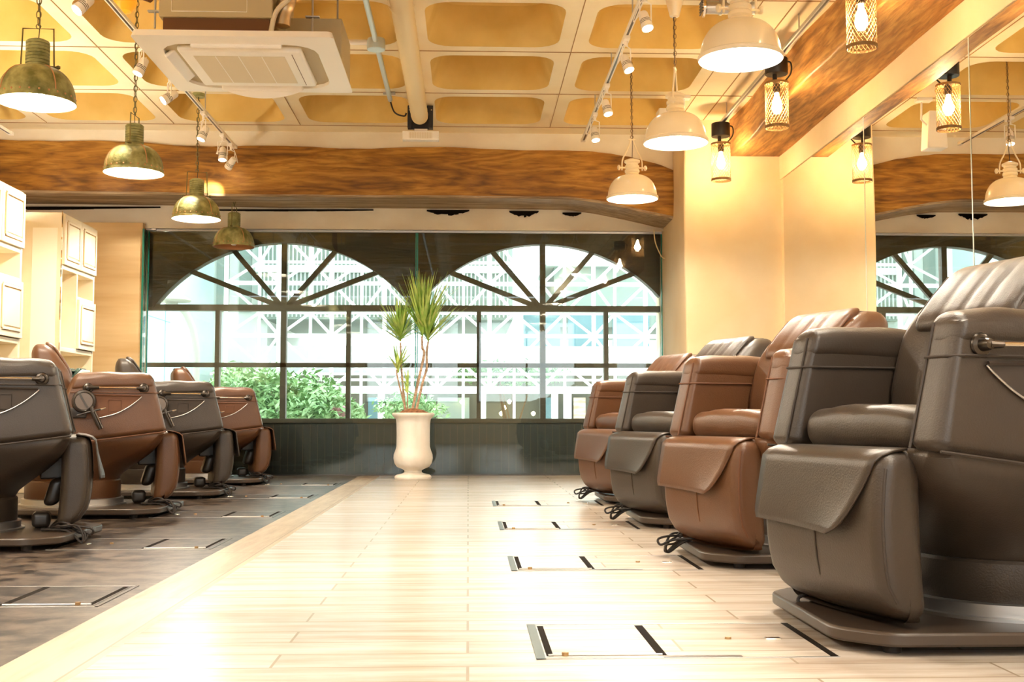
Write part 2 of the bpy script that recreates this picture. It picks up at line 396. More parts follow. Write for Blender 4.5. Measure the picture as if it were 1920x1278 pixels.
# walls
struct(MB().box(XR, XR + .2, YB, 12, 0, CEIL).build('wall_right', 'plaster_warm'))
struct(MB().box(XL - .2, XL, YB, 12, 0, CEIL).build('wall_left', 'plaster_warm'))
bw = MB(); bw.box(XL, XR, YB - .2, YB, 2.75, CEIL); bw.box(XL, XR, YB - .2, YB, 0, 0.9); bw.box(XL, -2.3, YB - .2, YB, 0.9, 2.75)
for x in (-0.2, XR - 0.4): bw.box(x, x + 0.4, YB - .2, YB, 0.9, 2.75)
struct(bw.build('wall_back', 'plaster_warm'))
# end panel left of the glass partition, timber look
struct(MB().box(XL, -3.17, 11.45, 11.66, 0, 2.46).build('wall_end', 'end_panel_wood'))
# pillar on the right
pl = MB()
def pil_de(x, y, z): return (x + 0.006 * math.sin(z * 3 + y), y + 0.006 * math.sin(z * 2.3 + x * 4), z)
pl.rbox(XP, XR + .02, YP, 12.0, -0.02, CEIL + .02, 0.02, k=2, seg=(6, 6, 16), de=pil_de)
struct(pl.build('wall_pillar', 'plaster_warm'))

# plaster wall strip above the far beam, then the timber beam with its arched ends
YBm = 10.95
band = MB().box(XL, XP, YBm + .02, 11.95, 2.80, CEIL); struct(band.build('wall_far', 'plaster_white'))
top = [(-600, 258), (0, 262), (200, 265), (350, 272), (480, 274), (640, 277), (800, 277), (960, 279), (1100, 284), (1180, 294), (1230, 305), (1275, 322)]
bot = [(-600, 345), (0, 360), (300, 364), (480, 368), (800, 370), (960, 371), (1070, 373), (1120, 379), (1170, 389), (1220, 400), (1275, 412)]
def dens(p, n=6):
    out = []
    for (a, b), (c, d) in zip(p, p[1:]):
        for i in range(n): out.append((a + (c - a) * i / n, b + (d - b) * i / n))
    return out + [p[-1]]
tp = [at(x, y + 1.5 * math.sin(x * .021) + random.uniform(-.7, .7), YBm) for x, y in dens(top)]
bt = [at(x, y, YBm) for x, y in dens(bot)]
bm_ = MB()
n = 120
for k in range(n + 1):
    X = XL + (XP - XL) * k / n
    zt_ = interp(X, [(p.x, p.z) for p in tp]); zb_ = interp(X, [(p.x, p.z) for p in bt])
    wv_ = .006 * math.sin(X * 5) + .004 * math.sin(X * 13)
    bm_.v += [(X, YBm + wv_, zt_), (X, YBm - .015 + wv_, (zt_ + zb_) / 2), (X, YBm + wv_, zb_ + .02), (X, YBm + .02, zb_), (X, 11.58, zb_ - .0), (X, 11.58, zt_)]
split = 0; ff = []; uf = []
for k in range(n):
    a = k * 6; b = a + 6
    ff += [(a, b, b + 1, a + 1), (a + 1, b + 1, b + 2, a + 2), (a + 4, b + 4, b + 5, a + 5), (a + 5, b + 5, b, a)]
    uf += [(a + 2, b + 2, b + 3, a + 3), (a + 3, b + 3, b + 4, a + 4)]
bm_.f = ff + uf
struct(two_mat(bm_, 'trim_2', 'beam_wood', 'beam_under', len(ff), fix=False))
# timber beam along the right wall, plaster fillet under it
bR = MB().rbox(2.36, XR + .01, YB, YP + .01, 2.925, CEIL + .01, 0.015, k=2, seg=(2, 60, 4),
               de=lambda x, y, z: (x + (.010 * math.sin(y * 2.1) + .006 * math.sin(y * 5.3) if x < 2.5 else 0), y, z + (.006 * math.sin(y * 3) if z < 3 else 0)))
struct(bR.build('trim_3', 'beam_wood_y'))
struct(MB().box(XR - .012, XR + .01, YB, YP, 2.71, 2.93).build('trim_4', 'plaster_warm', bevel=.004))

# lintel band above the glass
zl0 = at(700, 431, YF - .04).z; zl1 = at(700, 392, YF - .04).z
lt = MB(); nn = 90
for k in range(nn + 1):
    X = XL + (XP - XL) * k / nn
    r = .008 * math.sin(X * 7) + .006 * math.sin(X * 17 + 1) + random.uniform(-.003, .003)
    zt_ = interp(X, [(p.x, p.z) for p in bt]) + .06
    lt.v += [(X, YF - .075, zl0), (X, YF - .06 + r, zl0 + .04), (X, YF - .05 + r, (zl0 + zt_) / 2), (X, YF - .07, zt_), (X, YF + .1, zt_), (X, YF + .1, zl0)]
for k in range(nn):
    a = k * 6; b = a + 6
    for i in range(6): lt.f.append((a + i, b + i, b + (i + 1) % 6, a + (i + 1) % 6))
lint = struct(lt.build('wall_lintel', 'plaster_white'))
ck = MB()  # ragged dark strips painting the shadow line of the gap under the beam
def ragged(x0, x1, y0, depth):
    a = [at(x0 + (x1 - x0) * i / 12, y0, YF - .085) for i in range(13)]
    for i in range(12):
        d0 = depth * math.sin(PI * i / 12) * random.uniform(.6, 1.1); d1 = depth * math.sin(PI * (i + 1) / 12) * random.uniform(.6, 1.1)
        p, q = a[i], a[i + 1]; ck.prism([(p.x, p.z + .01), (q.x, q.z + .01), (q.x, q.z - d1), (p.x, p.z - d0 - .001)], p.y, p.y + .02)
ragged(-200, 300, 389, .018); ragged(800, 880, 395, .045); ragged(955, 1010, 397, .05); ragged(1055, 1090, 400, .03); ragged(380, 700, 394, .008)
ck.build('lintel_gap_shadow', 'shadow_slot_dark', lint)

# ================================================================ GLASS PARTITION
ztop = at(700, 436, YF).z
def gpanel(x0, x1, label):
    o = MB().box(x0, x1, YF - .006, YF + .006, .012, ztop).build('glass_partition', 'partition_glass', fix=True)
    tag(o, label, 'glass partition', None)
    e = MB(); e.box(x0 - .003, x0 + .007, YF - .008, YF + .008, .012, ztop); e.build('glass_edge', 'glass_edge', o)
    e = MB(); e.box(x1 - .007, x1 + .003, YF - .008, YF + .008, .012, ztop); e.build('glass_edge', 'glass_edge', o)
    return o
xj = at(781, 600, YF).x
gpanel(-3.15, xj - .006, 'frameless clear glass partition left of the urn plant, before the left arched window')
gpanel(xj + .006, XP - .01, 'frameless clear glass partition reaching the pillar, before the right arched window')
o = MB().box(-3.165, -3.153, YF - .16, YF - .02, .012, ztop).build('glass_fin', 'partition_glass')
tag(o, 'narrow upright glass fin standing at the left end of the glass partition', 'glass panel')
MB().box(-3.168, -3.150, YF - .166, YF - .16, .012, ztop).build('glass_edge', 'glass_edge', o)
hr = MB().box(-3.17, XP - .01, YF - .02, YF + .02, ztop + .001, ztop + .03).build('header_rail', 'steel_brushed')
tag(hr, 'slim metal header rail along the top of the glass partition', 'rail')
tag(MB().box(-3.15, XP - .01, YF - .012, YF + .012, 0.0, .0115).build('floor_channel', 'gunmetal'), 'thin metal floor channel along the foot of the glass partition', 'channel')
for px, lab in ((284, 'small steel clamp holding the left end of the glass partition at its top'), (783, 'small steel clamp on the middle joint of the glass partition')):
    p = at(px, 428, YF - .03)
    o = MB().rbox(p.x - .05, p.x + .05, YF - .05, YF - .018, p.z - .022, p.z + .022, .006).build('glass_clamp', 'steel_brushed'); tag(o, lab, 'clamp', 'glass clamps')
    MB().lathe([(.008, 0), (.012, .004), (0, .006)], 10, Matrix.Translation((p.x, YF - .05, p.z)) @ Matrix.Rotation(PI / 2, 4, 'X')).build('screw', 'gunmetal', o)

# ================================================================ ARCHED WINDOW WALL
YW0, YW1 = 11.75, 11.88
def Z(py): return at(700, py, YW0).z
def X(px): return at(px, 600, YW0).x
z_tr, z_mid, z_sill, z_arch, z_head = Z(577), Z(684), Z(788), Z(456), Z(425)
cx1, cx2 = X(531), X(1018); hw = (cx2 - cx1) / 2 - .015
rise = z_arch - z_tr; R = (hw * hw + rise * rise) / (2 * rise); zc = z_arch - R
def arch(x):
    z = z_tr
    for c in (cx1, cx2):
        d = abs(x - c)
        if d < hw: z = max(z, zc + math.sqrt(R * R - d * d))
    return z
up = MB(); N = 200; xa, xb = -4.0, XP + .7
for k in range(N + 1):
    x = xa + (xb - xa) * k / N; z = arch(x)
    up.v += [(x, YW0, z), (x, YW0, z_head + .35), (x, YW1, z_head + .35), (x, YW1, z)]
for k in range(N):
    a = 4 * k; b = a + 4
    for i in range(4): up.f.append((a + i, b + i, b + (i + 1) % 4, a + (i + 1) % 4))
struct(up.build('wall_window', 'dark_panel'))
lo = struct(MB().box(xa, xb, YW0, YW1, 0, z_sill).build('wall_sill', 'sill_panel'))
sl = MB()
for k in range(70):
    x = -3.1 + k * .073
    if x < XP: sl.box(x - .0025, x + .0025, YW0 - .003, YW0 + .002, .03, z_sill - .04)
sl.build('board_joint', 'frame_dark', lo)
struct(MB().box(xa, xb, YW0 - .03, YW1, z_sill - .025, z_sill + .02).build('trim_5', 'frame_dark', bevel=.004))
struct(MB().box(XP + .0, 3.2, 11.7, 12.05, 0, 4).build('wall_outer', 'plaster_white'))
def window(n, cx, muls, edges):
    f = MB(); y = (YW0 + YW1) / 2; t = .055
    f.box(cx - .028, cx + .028, YW0 + .02, YW1 - .02, z_sill, z_arch + .02)
    f.box(edges[0], edges[1], YW0 + .01, YW1 - .01, z_tr - .03, z_tr + .03)
    f.box(edges[0], edges[1], YW0 + .02, YW1 - .02, z_mid - .022, z_mid + .022)
    for mx_ in muls: f.box(mx_ - .022, mx_ + .022, YW0 + .02, YW1 - .02, z_sill, z_tr)
    for sx in (-1, 1):
        for ex, ey in ((98, 472), (178, 513)):
            tx = cx + sx * ex / 187.3; tz = Z(ey)
            f.bar((cx + sx * .02, y, z_tr + .01), (tx, y, tz + .03), .05, .05, up=(0, 1, 0))
    o = struct(f.build('window_%d' % n, 'frame_dark'))
    MB().box(edges[0], edges[1], y - .004, y + .004, z_sill, z_arch).build('window_pane', 'pane_glass', o)
    return o
window(1, cx1, [X(407), X(653)], (-3.6, X(775)))
window(2, cx2, [X(898), X(1137), X(1259)], (X(775), XP + .6))
# rear windows behind the camera (openings glazed), unseen, added to let in fill daylight
for k, (x0, x1) in enumerate(((-2.3, -.2), (.2, XR - .4))):
    f = MB(); yb = YB - .12
    for x in (x0, (x0 + x1) / 2 - .02, x1 - .04): f.box(x, x + .04, yb - .03, yb + .03, .9, 2.75)
    for z in (.9, 2.71): f.box(x0, x1, yb - .03, yb + .03, z, z + .04)
    o = struct(f.build('window_%d' % (k + 3), 'frame_dark'))
    MB().box(x0, x1, yb - .004, yb + .004, .9, 2.75).build('window_pane', 'pane_glass', o)

# ================================================================ MIRRORS ON THE RIGHT WALL
mys = [10.29, 8.14, 6.38, 4.62, 2.86, 1.1]
pos = ['farthest wall mirror panel, next to the pillar', 'wall mirror panel second from the pillar', 'tall wall mirror panel behind the nearest brown chair',
       'wall mirror panel behind the nearest dark chair', 'wall mirror panel closest to the viewer']
for k in range(5):
    y1, y0 = mys[k] - .004, mys[k + 1] + .004
    o = MB().box(XR - .010, XR - .002, y0, y1, .1, 2.70).build('wall_mirror', 'mirror')
    tag(o, 'frameless ' + pos[k] + ' on the right wall', 'mirror', 'mirrors on the right wall')
    MB().box(XR - .0115, XR - .0095, y0 - .002, y0 + .007, .1, 2.70).build('mirror_edge', 'mirror_edge', o)

# ================================================================ SALON CHAIRS
def chair(name, label, leather, seamm, group):
    t = thing(name, label, 'salon chair', group=group)
    L = leather
    # swivel base plate (stays square with the room, so it is counter rotated after placing)
    b = MB(); poly = []
    hx, hy, ch = .535, .40, .11
    pts = [(hx, -hy + ch), (hx, hy - ch), (hx - ch, hy), (-hx + ch, hy), (-hx, hy - ch), (-hx, -hy + ch), (-hx + ch, -hy), (hx - ch, -hy)]
    N = len(pts)
    for i in range(N):
        p = Vector(pts[i]); a = Vector(pts[i - 1]); c = Vector(pts[(i + 1) % N])
        u = (a - p).normalized() * .04; v = (c - p).normalized() * .04
        for s in range(4):
            q = s / 3; poly.append(tuple(p + u * (1 - q) ** 2 + v * q ** 2))
    b.prism(poly, .022, .056, 'xy'); bp = b.build('base_plate', 'base_paint', t, bevel=.007)
    for sx in (-1, 1):
        for sy in (-1, 1):
            MB().lathe([(.022, 0), (.024, .024)], 12, Matrix.Translation((sx * .40, sy * .33, 0))).build('foot', 'rubber', bp)
    MB().lathe([(.30, .056), (.30, .064), (.285, .066), (.285, .095), (.27, .098)], 48).build('swivel_ring', 'steel_brushed', t)
    # pedestal skirt and flared lower shell
    MB().lathe([(.262, .09), (.268, .10), (.268, .195), (.262, .203), (.25, .205)], 48).build('pedestal_skirt', L, t)
    rings = []
    for z, x0, x1, hy_, r in ((.19, -.25, .25, .25, .25), (.205, -.257, .257, .257, .255), (.23, -.268, .272, .262, .25), (.27, -.29, .32, .275, .23), (.32, -.315, .385, .30, .2),
                              (.37, -.335, .44, .335, .14), (.42, -.345, .475, .365, .08), (.47, -.35, .498, .38, .05), (.49, -.34, .485, .37, .05)):
        ring = rr_ring(x0, x1, -hy_, hy_, r, z, 7)
        sh = max(0, (z - .30) / .19) * .12
        rings.append([(x, y, zz + sh * (min(x, .5) - .5) * .8) for x, y, zz in ring])
    MB().loft(rings).build('lower_shell', L, t, sharp=60)
    # arms
    def arm_de(s, off=0, sag=1):
        def f(x, y, z):
            u = (x + .25) / .75; ww = (z - .38) / .445
            zb = .385 + .098 * min(1, u); ztp = .825 - .012 * (2 * abs(u - .5)) ** 3
            nz = zb + (ztp - zb) * ww
            xf = .507 - .25 * (nz - .485)
            xr_ = interp(nz, [(.38, -.32), (.5, -.2), (.62, -.08), (.74, -.03), (.83, .005)])
            nx = xr_ + (xf - xr_) * u
            k = y / .115
            outer = .392 - .05 * max(0, nz - .48) + off
            ny = (.262 - off) + (outer - .262 + off) * k
            if nz > .79: nz -= .004 * (1 + math.sin(nx * 34 + s)) * max(0, k) 
            return (nx, s * ny, nz)
        return f
    for s in (-1, 1):
        MB().rbox(-.25, .5, 0, .115, .38, .825, .04, k=4, seg=(8, 2, 6), de=arm_de(s)).build('armrest', L, t, sharp=60)
        MB().rbox(-.247, .503, 0, .115, .700, .829, .05, k=4, seg=(10, 2, 2), de=arm_de(s, .006)).build('armrest_cover', L, t, sharp=60)
        cz = .706; cxf = .507 - .25 * (cz - .485) + .002; cyo = .392 - .05 * (cz - .48) + .006
        MB().tube([(-.02, s * .256, cz), (cxf - .03, s * .256, cz), (cxf, s * .280, cz), (cxf, s * (cyo - .03), cz), (cxf - .03, s * cyo, cz), (-.02, s * cyo, cz)], .0035, 6).build('piping', seamm, t)
        yo = lambda z: s * (.3935 - .05 * max(0, z - .48))
        pth = [(.507 - .006, yo(.483), .484)] + [(x, yo(.48), .385 + .098 * (x + .25) / .75 + .001) for x in (.45, .3, .15, 0, -.15, -.25)]
        MB().tube(pth, .004, 6).build('piping', seamm, t)
        MB().tube([(.507 - .25 * (z - .485) - .001, s * (.262 + .022), z) for z in (.49, .56, .64, .72, .79)], .0035, 6).build('piping', seamm, t)
        # side pocket with its curved trim
        pk = [(.02, .690), (.365, .684), (.345, .664), (.30, .628), (.25, .598), (.20, .578), (.14, .564), (.06, .556), (.02, .553)]
        pm = MB()
        pm.v = [(x, yo(z) - s * .002, z) for x, z in pk] + [(x, yo(z) + s * .004, z) for x, z in pk]; q = len(pk)
        pm.f = [tuple(range(q)), tuple(range(2 * q - 1, q - 1, -1))] + [(i, i + q, (i + 1) % q + q, (i + 1) % q) for i in range(q)]
        po = pm.build('side_pocket', 'seam_dark' if 'dark' in L else 'seam_tan', t)
        MB().tube(smooth_path([(x, yo(z) + s * .005, z) for x, z in pk[1:7]], 4), .0028, 6).build('pocket_trim', 'steel_brushed', po)
        MB().tube([(.02, yo(.69) + s * .004, .693), (.36, yo(.69) + s * .004, .688)], .006, 6).build('pocket_lip', seamm, po)
        MB().tube([(x, yo(z) + s * .0055, z) for x, z in ((.185, .665), (.255, .665), (.255, .600), (.185, .600))], .0018, 4, closed=True).build('pocket_patch', seamm, po)
        # grab bar
        yb = yo(.73) + s * .028
        g = MB().tube([(.075, yb, .733), (.375, yb, .731)], .0058, 10).build('grab_bar', 'chrome', t)
        for xx, r_ in ((.375, 1), (.075, 1)):
            Mx = Matrix.Translation((xx, yo(.73) - s * .002, .732)) @ Matrix.Rotation(-s * PI / 2, 4, 'X')
            MB().lathe([(.027, 0), (.029, .004), (.026, .009), (.017, .012), (.015, .03), (.012, .038), (0, .040)], 20, Mx).build('bar_mount', 'gunmetal', g)
        MB().tube([(.375, yb, .731), (.335, yb, .731)], [.012, .008], 10).build('bar_sleeve', 'gunmetal', g)
        MB().tube([(.075, yb, .733), (.135, yb, .733)], [.0125, .0095], 10).build('bar_sleeve', 'gunmetal', g)
    # seat cushion
    def seat_de(x, y, z):
        c = .012 * math.cos(y / .26 * PI / 2) if z > .55 else 0
        dip = -.02 * max(0, min(1, (.35 - x) / .3)) if z > .55 else 0
        return (x + (.01 * (1 - (y / .26) ** 2) if x > .4 else 0), y, z + c + dip + .0025 * math.sin(y * 31 + x * 9))
    MB().rbox(-.12, .468, -.262, .262, .475, .585, .05, k=4, seg=(8, 8, 1), de=seat_de).build('seat_cushion', L, t, sharp=60)
    # leg rest
    def leg_de(x, y, z):
        v = (z - .085) / .395
        bow = .022 * math.sin(PI * min(1, max(0, v)))
        cx_ = -.012 + .012 * v
        nx = x + cx_ + (bow if x > .515 else bow * .4)
        if v < .25: nx -= .05 * ((.25 - v) / .25) ** 2 if x > .515 else .0
        return (nx, y * (1 - .05 * max(0, .4 - v)), z + (.012 * (1 - (y / .3) ** 2)) * (-1 if v < .2 else 0))
    lr = MB().rbox(.455, .575, -.28, .28, .075, .485, .045, k=4, seg=(2, 8, 8), de=leg_de).build('leg_rest', L, t, sharp=60)
    def legx(v): return .575 - .012 + .012 * v + .022 * math.sin(PI * v) - (.05 * ((.25 - v) / .25) ** 2 if v < .25 else 0)
    MB().tube([(legx(v) + .0005, 0, .085 + .395 * v) for v in (.06, .12, .2, .3, .4, .5, .58)], .0026, 5).build('seam_line', seamm, lr)
    for s in (-1, 1):
        MB().tube([(legx(v) - .018, s * .2705 * (1 - .05 * max(0, .4 - v)), .085 + .395 * v) for v in (.1, .2, .3, .4, .5, .6, .7, .8, .9)], .004, 6).build('piping', seamm, lr)
    br = MB(); br.rbox(.385, .455, -.10, .10, .16, .29, .03, de=lambda x, y, z: (x + (z - .2) * .3, y, z)); br.rbox(.36, .47, -.05, .05, .28, .42, .01); br.build('leg_rest_bracket', 'plastic_dark', t)
    MB().rbox(.33, .41, -.06, .06, .06, .13, .02).build('foot_motor', 'plastic_dark', t)
    # flap hanging over the leg rest
    fl = MB(); rows = 14; cols = 16
    def flap(u, v):                      # u across, v down
        y0, y1 = -.272 - .012 * v, .268 - .13 * v ** 1.4
        y = y0 + (y1 - y0) * u
        if v < .25: a_ = v / .25 * PI / 2; x = .50 + (legx(.92) + .007 - .50) * math.sin(a_); z = .452 + .038 * math.cos(a_)
        else:
            q = (v - .25) / .75; z = .452 - .165 * q; x = legx((z - .075) / .41) + .007 + .006 * q * q + .03 * q * q * u ** 3 + .006 * q * q * (1 - u) ** 3
        if v > .8: z += .0
        z += -.012 * u * v
        return Vector((x, y, z))
    for i in range(rows + 1):
        for j in range(cols + 1):
            v = i / rows; u = j / cols
            if v > .8:                     # rounded bottom corners
                e = (v - .8) / .2; c = 1 - math.sqrt(max(0, 1 - e * e)); u = u * (1 - .12 * c) + .03 * c
            fl.v.append(flap(u, v))
    for i in range(rows):
        for j in range(cols): a = i * (cols + 1) + j; fl.f.append((a, a + 1, a + cols + 2, a + cols + 1))
    fo = fl.build('leg_flap', L, t, fix=False, sharp=80)
    sm = fo.modifiers.new('thick', 'SOLIDIFY'); sm.thickness = .006; sm.offset = 1
    # backrest
    FR = [(.42, .06), (.55, .085), (.65, .085), (.75, .06), (.85, .02), (.91, -.03), (.955, -.075), (1.0, -.12)]
    RE = [(.42, -.12), (.55, -.15), (.65, -.17), (.75, -.22), (.9, -.25), (1.0, -.255)]
    def back_de(x, y, z):
        f_ = interp(z, FR); r_ = interp(z, RE); q = (x + .085) / .17; kk = y / .27
        nx = r_ + (f_ - r_) * q + (.022 * kk * kk if x > 0 else 0) - (.03 * kk * kk if z > .8 and x > 0 else 0) * min(1, (z - .8) / .1 if z > .8 else 0)
        if x > .03:
            for s_ in (-.115, .115): nx -= .008 * math.exp(-((y - s_) / .010) ** 2)
        nw = 1 - .10 * max(0, (z - .8) / .2) ** 2
        return (nx, y * nw, z)
    bk = MB().rbox(-.085, .085, -.275, .275, .42, .985, .06, k=6, seg=(3, 30, 14), de=back_de).build('backrest', L, t, sharp=60)
    def head_de(x, y, z):
        f_ = interp(z, FR); q = (x + .04) / .08
        nx = f_ - .05 + .072 * q
        nx -= sum(.006 * math.exp(-((y - s_) / .009) ** 2) for s_ in (-.09, 0, .09)) if x > 0 else 0
        return (nx, y, z)
    ho = MB().rbox(-.04, .04, -.205, .205, .80, 1.0, .036, k=4, seg=(1, 24, 8), de=head_de).build('head_pillow', L, bk, sharp=60)
    MB().rbox(-.225, -.165, -.02, .16, .980, .990, .004).build('pillow_strap', 'black_metal', ho)
    for s in (-1, 1): MB().tube([(interp(z, FR) + .004, s * .207, z) for z in (.82, .86, .90, .94, .97)], .004, 6).build('piping', seamm, ho)
    # spray dial and handset hung on the right side
    Mx = Matrix.Translation((.055, -.405, .655)) @ Matrix.Rotation(PI / 2, 4, 'X')
    dm = MB().lathe([(.062, -.03), (.066, 0), (.062, .016), (.052, .020), (.048, .017), (0, .017)], 32, Mx).build('dial', 'plastic_dark', t)
    MB().lathe([(.0475, .0175), (.0465, .020), (0, .020)], 32, Mx).build('dial_face', 'grey_plastic', dm)
    MB().bar((.03, -.427, .70), (.075, -.427, .62), .010, .004, up=(0, 1, 0)).build('dial_mark', 'gunmetal', dm)
    MB().rbox(-.02, .07, -.40, -.38, .56, .62, .008).build('dial_bracket', 'plastic_dark', t)
    lv = MB().tube([(.02, -.432, .577), (.10, -.434, .600), (.17, -.436, .618)], [.004, .006, .004], 8).build('lever', 'plastic_dark', t)
    MB().tube([(.145, -.436, .611), (.172, -.437, .619)], [.0075, .004], 8).build('lever_tip', 'chrome', lv)
    hs = MB().tube([(.095, -.43, .625), (.10, -.43, .60), (.135, -.43, .525), (.148, -.43, .50)], [.010, .0125, .0135, .012], 12).build('handset', 'plastic_dark', t)
    MB().tube([(.112, -.438, .60), (.155, -.438, .505)], [.007, .009], 8).build('handset_grip', 'gunmetal', hs)
    # cables
    cb = MB()
    rnd = random.Random(3)
    for k in range(3):
        y = .30 - .02 * k
        cb.tube(smooth_path([(.42, -.22 + .03 * k, .075), (.47, -y, .085 + .015 * k), (.53, -y, .085 - .015 * k), (.555 + .010 * k, -y - .005, .045), (.55, -y - .01 - .01 * k, .012), (.49, -y + .02, .062), (.38, -y + .08, .064)], 6), .005, 6)
    cb.tube(smooth_path([(.46, -.25, .075), (.54, -.28, .08), (.595, -.295, .068), (.59, -.285, .045), (.54, -.27, .064), (.47, -.2, .075)], 6), .005, 6)
    cb.build('power_cable', 'rubber', t)
    return t

dark = chair('salon_chair', 'x', 'leather_dark', 'seam_dark', 'reclining salon chairs')
brown = chair('salon_chair', 'x', 'leather_brown', 'seam_tan', 'reclining salon chairs')
RCH = [(3.16, dark, 'dark grey-brown leather reclining salon chair at the right, nearest to the viewer'),
       (4.75, brown, 'brown leather reclining salon chair on the light floor, behind the nearest dark one'),
       (6.35, dark, 'dark grey-brown leather reclining salon chair in the right row, third from the viewer'),
       (7.98, brown, 'brown leather reclining salon chair farthest away in the right row, nearest the pillar')]
LCH = [(5.45, dark, 'dark leather reclining salon chair on the dark floor, cut off by the left picture edge'),
       (7.06, brown, 'brown leather reclining salon chair with grab bar and dial, second in the left row'),
       (8.66, dark, 'dark leather reclining salon chair in the left row, third from the viewer, with dial'),
       (10.28, brown, 'brown leather reclining salon chair at the far end of the left row, by the glass')]
plan = [(p, cx_, y, PI + math.radians(an), PI, l, .09, 1.42) for (y, p, l), cx_, an in zip(RCH, (1.46, 1.44, 1.41, 1.39), (15, 20, 20, 20))] + [(p, -2.33, y, math.radians(17), 0, l, -.06, -2.28) for y, p, l in LCH]
first = {}
copies = []
for a in plan:
    if a[0] not in first: first[a[0]] = a
    else: copies.append(a)
for a in copies:      # copy before the prototypes are moved
    o = copy_tree(a[0]); o.location = (a[1], a[2], 0); o.rotation_euler = (0, 0, a[3]); o['label'] = a[5]
    for c in o.children:
        n = c.name.split('.')[0]
        if n == 'base_plate':
            c.rotation_euler = (0, 0, a[4] - a[3]); dx = a[7] - a[1]; c.location = (dx * math.cos(a[3]), -dx * math.sin(a[3]), 0)
        if n == 'backrest': c.location = (a[6], 0, 0); c.scale = (1 if a[1] > 0 else .7, 1, 1)
        if n == 'leg_flap' and a[1] < 0: c.location = (.018, 0, 0)
        if n == 'power_cable' and a[1] > 0 and a[2] < 4: c.location = (-.09, .07, 0)
for a in first.values():
    o = a[0]; o.location = (a[1], a[2], 0); o.rotation_euler = (0, 0, a[3]); o['label'] = a[5]
    for c in o.children:
        n = c.name.split('.')[0]
        if n == 'base_plate':
            c.rotation_euler = (0, 0, a[4] - a[3]); dx = a[7] - a[1]; c.location = (dx * math.cos(a[3]), -dx * math.sin(a[3]), 0)
        if n == 'backrest': c.location = (a[6], 0, 0); c.scale = (1 if a[1] > 0 else .7, 1, 1)
        if n == 'leg_flap' and a[1] < 0: c.location = (.018, 0, 0)
        if n == 'power_cable' and a[1] > 0 and a[2] < 4: c.location = (-.09, .07, 0)

